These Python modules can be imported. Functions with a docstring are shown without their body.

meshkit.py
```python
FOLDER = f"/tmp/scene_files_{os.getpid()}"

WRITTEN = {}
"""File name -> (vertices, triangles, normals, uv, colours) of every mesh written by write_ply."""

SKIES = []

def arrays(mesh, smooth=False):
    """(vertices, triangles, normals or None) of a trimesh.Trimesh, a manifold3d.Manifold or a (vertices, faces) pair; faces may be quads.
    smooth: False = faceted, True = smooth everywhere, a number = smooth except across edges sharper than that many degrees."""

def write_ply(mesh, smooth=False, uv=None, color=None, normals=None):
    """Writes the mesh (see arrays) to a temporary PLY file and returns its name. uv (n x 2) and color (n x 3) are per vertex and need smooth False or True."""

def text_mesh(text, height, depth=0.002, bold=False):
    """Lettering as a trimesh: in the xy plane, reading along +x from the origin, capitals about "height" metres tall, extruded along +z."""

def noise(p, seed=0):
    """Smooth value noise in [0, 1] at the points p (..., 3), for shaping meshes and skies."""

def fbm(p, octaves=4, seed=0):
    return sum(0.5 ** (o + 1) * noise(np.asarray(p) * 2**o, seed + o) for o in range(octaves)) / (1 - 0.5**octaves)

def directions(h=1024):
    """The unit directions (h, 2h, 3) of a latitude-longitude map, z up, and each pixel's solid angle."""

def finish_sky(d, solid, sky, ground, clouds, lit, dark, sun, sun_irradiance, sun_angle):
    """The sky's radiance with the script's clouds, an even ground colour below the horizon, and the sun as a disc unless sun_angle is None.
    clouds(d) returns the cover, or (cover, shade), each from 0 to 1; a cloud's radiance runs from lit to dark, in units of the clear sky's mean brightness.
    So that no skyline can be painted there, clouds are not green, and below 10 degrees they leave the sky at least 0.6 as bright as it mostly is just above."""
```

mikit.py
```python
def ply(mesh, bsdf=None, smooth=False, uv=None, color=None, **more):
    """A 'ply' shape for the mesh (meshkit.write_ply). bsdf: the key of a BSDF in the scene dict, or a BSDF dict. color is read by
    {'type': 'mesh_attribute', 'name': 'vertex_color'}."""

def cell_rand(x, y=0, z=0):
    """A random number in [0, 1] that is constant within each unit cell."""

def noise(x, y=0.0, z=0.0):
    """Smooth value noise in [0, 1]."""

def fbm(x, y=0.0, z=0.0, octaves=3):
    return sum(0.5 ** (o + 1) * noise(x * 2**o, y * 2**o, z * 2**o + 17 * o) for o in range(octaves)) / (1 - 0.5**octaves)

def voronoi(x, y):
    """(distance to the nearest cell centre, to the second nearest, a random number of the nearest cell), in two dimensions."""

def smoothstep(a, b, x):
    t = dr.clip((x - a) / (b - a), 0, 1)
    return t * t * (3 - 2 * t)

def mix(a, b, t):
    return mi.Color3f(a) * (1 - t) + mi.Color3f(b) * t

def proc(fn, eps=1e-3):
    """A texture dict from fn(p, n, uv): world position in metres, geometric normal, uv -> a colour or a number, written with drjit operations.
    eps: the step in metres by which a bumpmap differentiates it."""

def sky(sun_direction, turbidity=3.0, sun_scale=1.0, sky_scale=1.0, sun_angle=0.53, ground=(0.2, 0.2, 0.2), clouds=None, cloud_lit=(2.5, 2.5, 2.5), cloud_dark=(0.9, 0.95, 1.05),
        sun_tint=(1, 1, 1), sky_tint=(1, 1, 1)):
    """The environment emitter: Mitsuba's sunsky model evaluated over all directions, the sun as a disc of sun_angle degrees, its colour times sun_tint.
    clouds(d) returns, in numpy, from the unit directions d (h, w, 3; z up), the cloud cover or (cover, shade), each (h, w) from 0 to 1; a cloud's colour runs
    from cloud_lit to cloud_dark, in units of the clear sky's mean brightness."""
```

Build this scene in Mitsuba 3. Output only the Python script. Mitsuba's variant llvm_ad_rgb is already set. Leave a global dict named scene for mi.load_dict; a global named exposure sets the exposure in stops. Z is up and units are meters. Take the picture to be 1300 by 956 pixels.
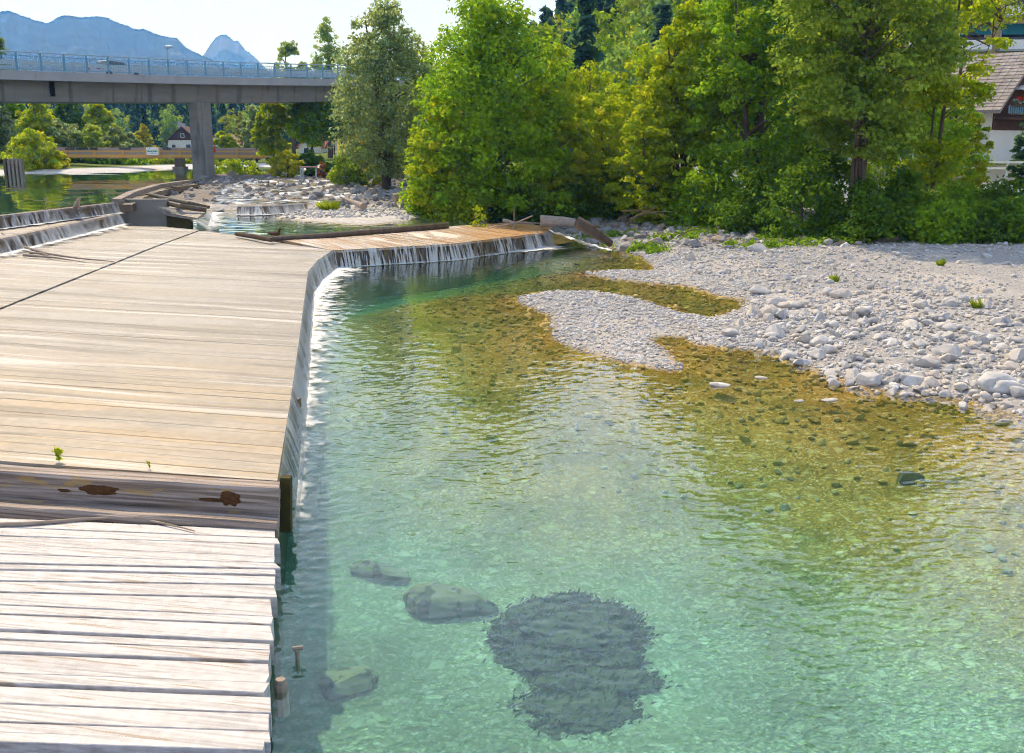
import math, random
import numpy as np, trimesh, shapely, mitsuba as mi, drjit as dr, mikit, meshkit
from shapely.geometry import Polygon, LineString, Point, MultiPolygon
import shapely.ops
T = mi.ScalarTransform4f
rng = np.random.default_rng(7); random.seed(7)
scene, labels = {}, {}

# ------------------------------------------------------------------ camera, sky, exposure
HC, FPX, CX, CY, HOR = 4.8, 1300.0, 650.0, 478.0, 182.0          # eye height over the pool, focal length in photo pixels, horizon row
PITCH = math.atan((CY - HOR) / FPX)
exposure = 1.95
scene['camera'] = {'type': 'perspective', 'fov': 2 * math.degrees(math.atan(650 / FPX)), 'fov_axis': 'x', 'near_clip': 0.1, 'far_clip': 30000.0,
                   'to_world': T().look_at(origin=[0, 0, HC], target=[0, math.cos(PITCH), HC - math.sin(PITCH)], up=[0, 0, 1])}
def haze_clouds(d):                                               # thin summer veil, thickest low down
    z = np.clip(d[..., 2], 0, 1)
    return 0.42 + 0.5 * np.exp(-z / 0.25) + 0.15 * (meshkit.fbm(d * 3.0, 4, 3) - 0.5)
SUN = np.array([-0.28, 0.55, 0.76])
scene['sky'] = mikit.sky(SUN.tolist(), turbidity=3, clouds=haze_clouds, cloud_lit=(2.95, 3.3, 4.2), cloud_dark=(2.2, 2.4, 2.7))
HAZE = True
if HAZE:
    scene['haze_air'] = {'type': 'homogeneous', 'albedo': {'type': 'rgb', 'value': [0.97, 0.97, 0.97]}, 'sigma_t': {'type': 'rgb', 'value': [0.032, 0.115, 0.36]}, 'scale': 0.0008, 'phase': {'type': 'hg', 'g': 0.2}}
    scene['camera']['medium'] = {'type': 'ref', 'id': 'haze_air'}

# ------------------------------------------------------------------ helpers
def ray(x, y):
    c, s = math.cos(PITCH), math.sin(PITCH)
    return np.array([(x - CX) / FPX, c - s * (y - CY) / FPX, -s - c * (y - CY) / FPX])
def G(x, y, z):                                                   # the point of height z seen at a photo pixel
    d = ray(x, y); return np.array([0, 0, HC]) + d * ((z - HC) / d[2])
def W(x, y, Y):                                                   # the point at forward distance Y
    d = ray(x, y); return np.array([0, 0, HC]) + d * (Y / d[1])
class MB:
    def __init__(s): s.v, s.f, s.c, s.n = [], [], [], 0
    def add(s, v, f, c=None):
        v = np.asarray(v, float); f = np.asarray(f, int)
        if f.shape[1] == 4: f = np.vstack([f[:, [0, 1, 2]], f[:, [0, 2, 3]]])
        s.v.append(v); s.f.append(f + s.n); s.n += len(v)
        s.c.append(np.broadcast_to([0.5, 0.5, 0.5] if c is None else c, (len(v), 3)))
    def box(s, c, h, ax=None):                                    # centre, half sizes, rotation matrix columns
        v = np.array([[x, y, z] for x in (-1, 1) for y in (-1, 1) for z in (-1, 1)], float) * h
        f = [[0, 1, 3, 2], [4, 6, 7, 5], [0, 4, 5, 1], [2, 3, 7, 6], [0, 2, 6, 4], [1, 5, 7, 3]]
        s.add((v @ np.asarray(ax).T if ax is not None else v) + c, f)
    def bar(s, a, b, w, h, up=(0, 0, 1)):
        a, b = np.asarray(a, float), np.asarray(b, float); d = b - a; L = np.linalg.norm(d); d = d / L
        r = np.cross(up, d); r /= np.linalg.norm(r); u = np.cross(d, r)
        s.box((a + b) / 2, (L / 2, w / 2, h / 2), np.stack([d, r, u], 1))
    def tube(s, pts, radii, n=6, cap=True):
        p = np.asarray(pts, float); r = np.broadcast_to(radii, (len(p),)); t = np.gradient(p, axis=0); t /= np.linalg.norm(t, axis=1, keepdims=True) + 1e-9
        a = np.cross(t, np.where(np.abs(t[:, 2:]) < 0.9, [0, 0, 1.0], [1.0, 0, 0])); a /= np.linalg.norm(a, axis=1, keepdims=True); b = np.cross(t, a)
        an = np.arange(n) * 2 * np.pi / n
        v = p[:, None] + r[:, None, None] * (np.cos(an)[None, :, None] * a[:, None] + np.sin(an)[None, :, None] * b[:, None])
        i, j = np.meshgrid(np.arange(len(p) - 1), np.arange(n), indexing='ij')
        q = np.stack([i * n + j, i * n + (j + 1) % n, (i + 1) * n + (j + 1) % n, (i + 1) * n + j], -1).reshape(-1, 4)
        v = v.reshape(-1, 3); s.add(v, q)
        if cap:
            s.add(np.vstack([v[:n], p[:1]]), [[(k + 1) % n, k, n] for k in range(n)]); s.add(np.vstack([v[-n:], p[-1:]]), [[k, (k + 1) % n, n] for k in range(n)])
    def prism(s, poly, z0, z1):                                   # poly: (n,2); z0, z1: numbers or functions of xy
        p = np.asarray(poly, float)
        if not Polygon(p).exterior.is_ccw: p = p[::-1]
        n = len(p); za = z0(p) if callable(z0) else np.full(n, z0); zb = z1(p) if callable(z1) else np.full(n, z1)
        v = np.vstack([np.c_[p, za], np.c_[p, zb]])
        f = []
        for k in range(n):
            m = (k + 1) % n; f += [[k, m, n + m], [k, n + m, n + k]]
        for k in range(1, n - 1): f += [[0, k + 1, k], [n, n + k, n + k + 1]]
        s.add(v, f)
    def mesh(s): return np.vstack(s.v), np.vstack(s.f)
    def cols(s): return np.vstack(s.c)
counts = {}
def key_of(base):
    k = counts.get(base, 0); counts[base] = k + 1
    return base if k == 0 else f'{base}_{k:03d}'
def put(name, mesh, bsdf, parent=None, smooth=False, **kw):
    key = key_of(f'{parent}__{name}' if parent else name)
    if isinstance(mesh, MB): mesh = mesh.mesh()
    scene[key] = mikit.ply(mesh, bsdf + '_mat', smooth=smooth, **kw); return key
def put_like(name, shape, parent=None, to_world=None):            # a copy that shares the ply dict
    key = key_of(f'{parent}__{name}' if parent else name)
    scene[key] = {**shape, **({'to_world': to_world} if to_world is not None else {})}; return key
def say(key, label=None, cat=None, group=None, kind=None):
    labels[key] = {k: v for k, v in (('label', label), ('category', cat), ('group', group), ('kind', kind)) if v}
    return key
def thing(name, label, cat, group=None):
    return say(key_of(name), label, cat, group)
def sstep(a, b, x):
    t = np.clip((x - a) / (b - a), 0, 1); return t * t * (3 - 2 * t)
def bevel_box(L, Wd, H, b=0.015):                                 # box with chamfered top edges, centred, 28 triangles
    x, y, z = L / 2, Wd / 2, H / 2
    ring = lambda X, Y, Z: [[-X, -Y, Z], [X, -Y, Z], [X, Y, Z], [-X, Y, Z]]
    v = np.array(ring(x, y, -z) + ring(x, y, z - b) + ring(x - b, y - b, z)); f = [[3, 2, 1, 0], [8, 9, 10, 11]]
    for a in (0, 4):
        for k in range(4): m = (k + 1) % 4; f.append([a + k, a + m, a + 4 + m, a + 4 + k])
    return v, np.array(f)

# ------------------------------------------------------------------ materials
noise, fbm, vor, smst, mix, proc, crand = mikit.noise, mikit.fbm, mikit.voronoi, mikit.smoothstep, mikit.mix, mikit.proc, mikit.cell_rand
def rgb(*c): return {'type': 'rgb', 'value': list(c)}
def prin(col, rough=0.8, spec=0.3, **kw): return {'type': 'principled', 'base_color': col if isinstance(col, dict) else rgb(*col), 'roughness': rough, 'specular': spec, **kw}
def two(b): return {'type': 'twosided', 'b': b}
def bump(b, fn, scale, eps=0.004): return {'type': 'bumpmap', 'tex': proc(fn, eps), 'scale': scale, 'bsdf': b}
class Mats:
    def __setitem__(s, k, v):
        if v['type'] in ('principled', 'bumpmap', 'diffuse'): v = {'type': 'twosided', 'b': v}
        scene[k if k.endswith('medium') else k + '_mat'] = v
B = Mats()
ux, uy = 0.982, -0.19                                              # direction of the boards and the flow
def wood_coord(p): return p.x * ux + p.y * uy, p.y * ux - p.x * uy  # along, across
def deckwood(p, n, uv):
    a, c = wood_coord(p)
    g = fbm(a * 1.1, c * 42.0, p.z * 30, 4); s = fbm(a * 0.5, c * 7.0, 3.0, 3); st = smst(0.62, 0.74, fbm(a * 2.2, c * 15.0, 9.0, 3))
    col = mix((0.60, 0.59, 0.60), (0.34, 0.33, 0.33), smst(0.38, 0.78, g)); col = mix(col, (0.54, 0.535, 0.55), s * 0.5); col = col * 0.86 * (0.82 + 0.3 * fbm(p.x * 14.0, p.y * 14.0, 3.0, 3)); bo = crand(dr.floor(p.y * 2.6), 7, 3); col = col * (0.9 + 0.14 * bo)
    return mix(col, (0.26, 0.20, 0.15), smst(0.70, 0.80, fbm(a * 1.2, c * 22.0, 9.0, 3)) * 0.75)
B['deck_wood'] = bump(prin(proc(deckwood), 0.62, 0.35), lambda p, n, uv: fbm(wood_coord(p)[0] * 1.3, wood_coord(p)[1] * 45.0, p.z * 40, 3), 0.006)
def beamwood(p, n, uv):
    a, c = wood_coord(p)
    g = fbm(a * 0.9, c * 30.0 + p.z * 38.0, 2.0, 4); t = smst(0.55, 0.72, fbm(a * 0.8, p.z * 5.0, c * 3.0, 4))
    y = smst(0.66, 0.72, fbm(a * 2.5, c * 9.0, p.z * 9.0 + 4, 3))
    return mix(mix(mix((0.34, 0.29, 0.26), (0.15, 0.12, 0.10), smst(0.3, 0.75, g)), (0.23, 0.16, 0.105), t * 0.6), (0.36, 0.24, 0.05), y * 0.5)
B['beam_wood'] = bump(prin(proc(beamwood), 0.8, 0.25), lambda p, n, uv: fbm(wood_coord(p)[0] * 1.2, wood_coord(p)[1] * 36.0 + p.z * 44, 1.0, 3), 0.008)
def apron(p, n, uv):
    a, c = wood_coord(p)
    w = c + 0.25 * noise(a * 0.35, c * 0.4, 1.0)
    s1 = fbm(a * 0.22, w * 2.6, 5.0, 4); s2 = fbm(a * 0.45, w * 11.0, 8.0, 3); blot = fbm(a * 0.9, c * 1.1, 2.0, 4)
    col = mix((0.36, 0.325, 0.275), (0.31, 0.28, 0.245), smst(0.35, 0.7, s2)); col = mix(col, (0.40, 0.38, 0.355), smst(0.42, 0.60, s1) * 0.85)
    board = crand(dr.floor(c / 0.36), 3, 1); col = col * (0.64 + 0.09 * board)
    white = smst(0.70, 0.78, fbm(a * 0.10, w * 1.9, 12.0, 3)) + 0.8 * smst(0.73, 0.80, fbm(a * 0.14, w * 6.5, 21.0, 3))
    near = smst(22.0, 14.0, p.y)
    edge_c = dr.abs(c / 0.36 - dr.round(c / 0.36)); seam = smst(0.10, 0.0, edge_c) * smst(0.40, 0.62, fbm(a * 1.4, c * 4.0, 17.0, 4))
    col = mix(col, (0.31, 0.235, 0.145), near * (0.45 + 0.5 * smst(0.4, 0.65, fbm(a * 0.5, c * 6.0, 41.0, 4)))); col = mix(col, (0.13, 0.10, 0.06), seam * 0.55 * (0.2 + 0.8 * near))
    col = mix(col, (0.19, 0.175, 0.15), smst(0.52, 0.70, blot) * 0.5); fine = fbm(p.x * 9.0, p.y * 9.0, 4.0, 3); col = col * (0.86 + 0.28 * fine)
    damp = smst(0.55, 0.70, fbm(a * 0.16, w * 3.2, 31.0, 4)); col = mix(col, col * mi.Color3f(0.62, 0.62, 0.64), damp * 1.0)
    return mix(col, (0.50, 0.485, 0.47), dr.minimum(white, 1.0) * 0.6)
B['apron_wood'] = bump(prin(proc(apron), proc(lambda p, n, uv: 0.34 + 0.36 * fbm(wood_coord(p)[0] * 0.5, wood_coord(p)[1] * 5.0, 0.0, 3)), 0.5),
                       lambda p, n, uv: fbm(wood_coord(p)[0] * 2.0, wood_coord(p)[1] * 26.0, 0.0, 3), 0.008)
def redwood(p, n, uv):
    a, c = p.x, p.y
    f = p.y * 0.83 - p.x * 0.56; g = p.x * 0.83 + p.y * 0.56
    s = fbm(f * 0.5, g * 4.0, 2.0, 4); q = fbm(f * 0.9, g * 14.0, 7.0, 3); rt = smst(-4.0, 0.5, p.x)
    col = mix((0.34, 0.22, 0.13), (0.42, 0.36, 0.30), smst(0.3, 0.6, s)); col = mix(col, (0.20, 0.12, 0.05), smst(0.5, 0.75, q) * 0.7)
    col = mix(col, (0.36, 0.17, 0.025), rt * 0.75)
    return mix(col, (0.70, 0.64, 0.57), smst(0.63, 0.72, fbm(f * 0.3, g * 1.2, 14.0, 3)) * (1 - rt) * 0.8)
B['far_apron_wood'] = bump(prin(proc(redwood), 0.42, 0.5), lambda p, n, uv: fbm(p.x * 8.0, p.y * 8.0, 0.0, 3), 0.01)
def wetwood(p, n, uv):
    g = fbm(p.x * 7.0 + p.y * 7.0, p.z * 1.2, 2.0, 4); m = smst(0.5, 0.68, fbm(p.x * 2.0, p.y * 2.0, p.z * 4.0, 3))
    return mix(mix((0.05, 0.037, 0.025), (0.14, 0.09, 0.05), g), (0.10, 0.075, 0.018), m * 0.7)
B['wet_wood'] = prin(proc(wetwood), 0.35, 0.5)
def concrete(p, n, uv):
    s = fbm(p.x * 0.6, p.y * 0.6, p.z * 2.5, 5); v = smst(0.55, 0.75, fbm((p.x + p.y) * 1.6, p.z * 0.25, 3.0, 4)); j = smst(0.03, 0.0, dr.abs((p.x * .5 + p.y * .85) / 2.4 - dr.round((p.x * .5 + p.y * .85) / 2.4)))
    return mix(mix((0.30, 0.28, 0.25), (0.19, 0.18, 0.16), s), (0.08, 0.075, 0.07), v * 0.5 + 0.15 * j)
B['concrete'] = bump(prin(proc(concrete), 0.85, 0.25), lambda p, n, uv: fbm(p.x * 6.0, p.y * 6.0, p.z * 6.0, 3), 0.006)
B['concrete_pale'] = prin(proc(lambda p, n, uv: mix((0.42, 0.42, 0.44), (0.31, 0.31, 0.33), fbm(p.x * 1.5, p.y * 1.5, p.z * 0.6, 4))), 0.85, 0.25)
B['rail_blue'] = prin((0.13, 0.30, 0.44), 0.45, 0.5)
B['galvanised'] = prin((0.36, 0.46, 0.54), 0.4, 0.5)
B['asphalt'] = prin((0.06, 0.06, 0.062), 0.9, 0.2)
B['bark'] = bump(prin(proc(lambda p, n, uv: mix((0.16, 0.115, 0.08), (0.06, 0.045, 0.034), fbm(p.x * 9.0, p.y * 9.0, p.z * 1.8, 4))), 0.9, 0.15), lambda p, n, uv: fbm(p.x * 14.0, p.y * 14.0, p.z * 3.0, 3), 0.01)
B['dead_wood'] = prin(proc(lambda p, n, uv: mix((0.40, 0.34, 0.29), (0.20, 0.155, 0.12), fbm(p.x * 6.0, p.y * 6.0, p.z * 14.0, 4))), 0.85, 0.2)
B['leaf'] = two({'type': 'principledthin', 'base_color': {'type': 'mesh_attribute', 'name': 'vertex_color'}, 'roughness': 0.55, 'diff_trans': 1.2, 'spec_trans': 0.0, 'eta': 1.14}) if False else \
    {'type': 'principledthin', 'base_color': {'type': 'mesh_attribute', 'name': 'vertex_color'}, 'roughness': 0.55, 'diff_trans': 1.2, 'spec_trans': 0.0, 'eta': 1.14}
def stone(p, n, uv):
    c = crand(dr.floor(p.x * 3.1), dr.floor(p.y * 3.1), 5); g = fbm(p.x * 9.0, p.y * 9.0, p.z * 9.0, 4); w = noise(p.x * 2.3, p.y * 2.3, 7.0)
    col = mix((0.60, 0.59, 0.575), (0.37, 0.365, 0.355), g) * (0.78 + 0.34 * c); col = mix(col, (0.50, 0.44, 0.375), smst(0.62, 0.8, w) * 0.6); col = mix(col, (0.22, 0.22, 0.23), smst(0.88, 0.95, c) * 0.75)
    return mix(col, (0.20, 0.155, 0.07), smst(0.06, -0.05, p.z))
B['stone'] = bump(prin(proc(stone), 0.85, 0.2), lambda p, n, uv: fbm(p.x * 22.0, p.y * 22.0, p.z * 22.0, 3), 0.006)
B['bed_stone'] = prin(proc(lambda p, n, uv: mix(mix((0.30, 0.21, 0.04), (0.48, 0.37, 0.14), crand(dr.floor(p.x * 4.1), dr.floor(p.y * 4.1), 5)), (0.36, 0.36, 0.27), smst(-0.5, -1.2, p.z)) * (0.75 + 0.5 * fbm(p.x * 8, p.y * 8, p.z * 8, 3))), 0.9, 0.2)
B['rubble_stone'] = bump(prin(proc(lambda p, n, uv: mix(mix((0.36, 0.36, 0.365), (0.17, 0.165, 0.165), fbm(p.x * 3.0, p.y * 3.0, p.z * 5.0, 4)), (0.25, 0.17, 0.09), smst(0.55, 0.75, noise(p.x * 1.1, p.y * 1.1, 3.0)) * 0.6)), 0.8, 0.25),
                         lambda p, n, uv: fbm(p.x * 12.0, p.y * 12.0, p.z * 12.0, 3), 0.012)
def bed(p, n, uv):
    wx, wy = p.x + 0.12 * noise(p.x * 5, p.y * 5, 1.0), p.y + 0.12 * noise(p.x * 5, p.y * 5, 9.0)
    a, b, r = vor(wx * 8.0, wy * 8.0); a2, b2, r2 = vor(wx * 21.0, wy * 21.0); a3, b3, r3 = vor(p.x * 43.0, p.y * 43.0)
    blot = fbm(p.x * 0.35, p.y * 0.35, 3.0, 4); big = smst(0.80, 0.86, r)                       # a few big stones among small ones
    rr = r2 * (1 - big) + r3 * 0.15 + big * (0.5 + 0.5 * (r * 7 - dr.floor(r * 7))); shp = (1 - big) * (1 - 0.9 * a2) + big * (1 - 0.8 * a)
    dry = mix(mix((0.50, 0.49, 0.475), (0.29, 0.28, 0.27), rr), (0.58, 0.53, 0.47), smst(0.45, 0.7, blot) * 0.5) * (0.55 + 0.5 * shp)
    wet = mix(mix((0.53, 0.305, 0.05), (0.28, 0.16, 0.03), rr), (0.56, 0.40, 0.14), smst(0.8, 0.95, rr)) * (0.55 + 0.6 * shp)
    wet = mix(wet, wet * mi.Color3f(0.62, 0.68, 0.5), smst(0.42, 0.7, fbm(p.x * 0.9, p.y * 0.9, 1.0, 4)))
    pale = mix(mix((0.35, 0.36, 0.245), (0.20, 0.21, 0.13), rr), (0.42, 0.42, 0.31), smst(0.88, 0.99, rr)) * (0.66 + 0.42 * shp) * (0.45 + 1.0 * fbm(p.x * 0.6, p.y * 0.6, 21.0, 4))
    wet = mix(wet, pale, smst(-0.85, -1.5, p.z))
    soil = mix((0.09, 0.07, 0.035), (0.045, 0.06, 0.018), fbm(p.x * 2.0, p.y * 2.0, 0.0, 3))
    sand = smst(0.5, 0.62, fbm(p.x * 0.16 + 3.0, p.y * 0.22, 9.0, 3)) * smst(0.5, 0.75, p.z)
    dry = mix(dry, (0.48, 0.41, 0.345), sand * 0.6)
    col = mix(wet, dry, smst(-0.03, 0.05, p.z + 0.03 * (fbm(p.x * 3, p.y * 3) - 0.5)))
    return mix(col, soil, smst(0.95, 1.35, p.z + 0.5 * (fbm(p.x * 0.8, p.y * 0.8, 5.0, 3) - 0.5)))
B['bed'] = bump(prin(proc(bed), 0.9, 0.2), lambda p, n, uv: vor(p.x * 9.0, p.y * 9.0)[0] * 0.6 + vor(p.x * 21.0, p.y * 21.0)[0] * 0.4, 0.05)
def pondbed(p, n, uv):
    a, b, r = vor(p.x * 5.0, p.y * 5.0)
    dry = mix((0.55, 0.53, 0.50), (0.36, 0.34, 0.32), r * 0.7 + 0.3 * fbm(p.x, p.y, 0.0, 3)); wet = mix((0.20, 0.15, 0.06), (0.36, 0.33, 0.22), r)
    rub = mix((0.26, 0.24, 0.215), (0.14, 0.115, 0.085), fbm(p.x * 0.7, p.y * 0.7, 4.0, 4))
    return mix(mix(wet, dry, smst(0.82, 0.9, p.z)), rub, smst(1.1, 1.3, p.z))
B['pond_bed'] = bump(prin(proc(pondbed), 0.8, 0.3), lambda p, n, uv: vor(p.x * 6.0, p.y * 6.0)[0], 0.05)
def valley(p, n, uv):
    g = mix((0.07, 0.11, 0.022), (0.13, 0.155, 0.03), fbm(p.x * 0.2, p.y * 0.2, 0.0, 5)); grav = mix((0.55, 0.54, 0.53), (0.42, 0.40, 0.39), fbm(p.x * 2, p.y * 2, 0.0, 3))
    lakeb = mix((0.06, 0.07, 0.025), (0.12, 0.10, 0.04), fbm(p.x * 0.5, p.y * 0.5, 0.0, 3))
    bar = smst(2.35, 2.25, p.z)
    return mix(mix(g, grav, bar), lakeb, smst(2.0, 1.9, p.z))
B['valley'] = prin(proc(valley), 0.95, 0.1)
B['forest_floor'] = prin((0.03, 0.05, 0.018), 0.95, 0.1)
B['mountain'] = prin(proc(lambda p, n, uv: mix(mix((0.018, 0.03, 0.02), (0.03, 0.045, 0.025), fbm(p.x * 0.01, p.y * 0.01, p.z * 0.02, 4)), (0.17, 0.17, 0.17),
                     smst(0.60, 0.72, fbm(p.x * 0.008, p.y * 0.004, p.z * 0.006 + 4, 5)) * smst(120.0, 500.0, p.z))), 0.95, 0.1)
B['rock_peak'] = prin(proc(lambda p, n, uv: mix((0.10, 0.10, 0.11), (0.03, 0.04, 0.03), smst(0.40, 0.62, fbm(p.x * 0.006, p.y * 0.006, p.z * 0.01, 5)))), 0.95, 0.1)
B['white_wall'] = prin(proc(lambda p, n, uv: mix((0.74, 0.73, 0.71), (0.62, 0.61, 0.60), fbm(p.x, p.y, p.z, 4))), 0.85, 0.2)
B['cream_wall'] = prin(proc(lambda p, n, uv: mix((0.70, 0.55, 0.30), (0.62, 0.47, 0.25), fbm(p.x, p.y, p.z, 4))), 0.85, 0.2)
B['yellow_wall'] = prin((0.62, 0.48, 0.05), 0.85, 0.2)
B['brown_wood'] = prin(proc(lambda p, n, uv: mix((0.11, 0.055, 0.03), (0.06, 0.032, 0.02), fbm(p.x * 2, p.y * 2, p.z * 9, 3))), 0.8, 0.2)
B['roof_brown'] = prin(proc(lambda p, n, uv: mix((0.17, 0.10, 0.085), (0.10, 0.06, 0.055), fbm(p.x * 3, p.y * 3, p.z * 8, 3))), 0.8, 0.2)
B['roof_grey'] = prin(proc(lambda p, n, uv: mix((0.31, 0.285, 0.285), (0.19, 0.172, 0.172), crand(p.x * 2.7, p.y * 2.7, p.z * 3))), 0.75, 0.25)
B['roof_pink'] = prin((0.42, 0.24, 0.20), 0.8, 0.2)
B['window_glass'] = prin((0.03, 0.04, 0.05), 0.08, 0.6)
B['teal'] = prin((0.02, 0.14, 0.15), 0.7, 0.3)
B['white_paint'] = prin((0.78, 0.78, 0.78), 0.5, 0.4)
B['yellow_paint'] = prin((0.60, 0.34, 0.07), 0.6, 0.3)
B['board_grey'] = prin((0.33, 0.27, 0.24), 0.8, 0.2)
B['red_paint'] = prin((0.55, 0.04, 0.02), 0.5, 0.4)
B['green_print'] = prin((0.05, 0.28, 0.10), 0.7, 0.3)
B['weed'] = prin(proc(lambda p, n, uv: mix((0.05, 0.055, 0.048), (0.15, 0.135, 0.08), fbm(p.x * 3, p.y * 6, p.z * 5, 4) ** 1.5)), 0.8, 0.2)
B['sunken_stone'] = prin(proc(lambda p, n, uv: mix(mix((0.36, 0.31, 0.20), (0.15, 0.125, 0.075), fbm(p.x * 4, p.y * 4, p.z * 6, 5)), (0.06, 0.055, 0.04), smst(0.52, 0.66, fbm(p.x * 7, p.y * 7, 3.0, 4)) * 0.8)), 0.9, 0.2)
B['rot'] = prin(proc(lambda p, n, uv: mix((0.115, 0.055, 0.022), (0.05, 0.028, 0.014), fbm(p.x * 30, p.y * 30, p.z * 30, 3))), 0.95, 0.1)
B['moss'] = prin(proc(lambda p, n, uv: mix((0.085, 0.07, 0.018), (0.03, 0.027, 0.012), fbm(p.x * 9, p.y * 9, p.z * 9, 3))), 0.85, 0.2)
B['car_paint'] = prin((0.40, 0.46, 0.52), 0.25, 0.6, clearcoat=0.8)
B['rubber'] = prin((0.02, 0.02, 0.02), 0.8, 0.2)

# water: a single rippled sheet, the bed is seen through it; the medium below tints by depth
B['water_medium'] = {'type': 'homogeneous', 'albedo': rgb(0.06, 0.40, 0.36), 'sigma_t': rgb(0.23, 0.053, 0.086), 'phase': {'type': 'isotropic'}}
B['water_skin'] = {'type': 'thindielectric', 'int_ior': 1.33, 'ext_ior': 1.0}
B['lake_medium'] = {'type': 'homogeneous', 'albedo': rgb(0.1, 0.3, 0.15), 'sigma_t': rgb(0.50, 0.35, 0.55), 'scale': 2.0, 'phase': {'type': 'isotropic'}}

# ------------------------------------------------------------------ the river: outlines in plan
def gp(pts, z): return [tuple(G(x, y, z)[:2]) for x, y in pts]
shore = gp([(1300, 532), (1264, 519), (1220, 507), (1148, 500), (1088, 491), (1044, 472), (1006, 453), (970, 447), (933, 443), (908, 441), (881, 436), (865, 428), (835, 427), (829, 433),
            (857, 455), (867, 468), (851, 471), (810, 466), (772, 455), (729, 444), (701, 428), (697, 400), (661, 386), (656, 377), (701, 370), (750, 370), (794, 376), (827, 384), (865, 398), (905, 404),
            (941, 392), (946, 381), (908, 375), (892, 369), (865, 362), (821, 359), (772, 354), (745, 348), (778, 343), (827, 345), (832, 341), (820, 330), (805, 320), (760, 313), (705, 296)], 0.0)
LAND = Polygon(shore + [(1.5, 52.0), (-4.0, 58), (-9, 75), (90, 75), (90, 8), (20, 10)]).buffer(0)
shore_main = gp([(1300, 532), (1148, 500), (1088, 491), (1044, 472), (1006, 453), (960, 425), (975, 395), (930, 365), (880, 345), (840, 328), (805, 320), (760, 313), (705, 296)], 0.0)
MAIN = Polygon(shore_main + [(1.5, 52.0), (-4.0, 58), (-9, 75), (90, 75), (90, 8), (20, 10)]).buffer(0)
def sdist(poly, x, y):                                            # positive outside
    p = shapely.points(x, y); inside = shapely.contains(poly, p)
    return np.where(inside, -shapely.distance(poly.exterior, p), shapely.distance(poly, p))
WEED = G(720, 800, -1.0)
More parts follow.
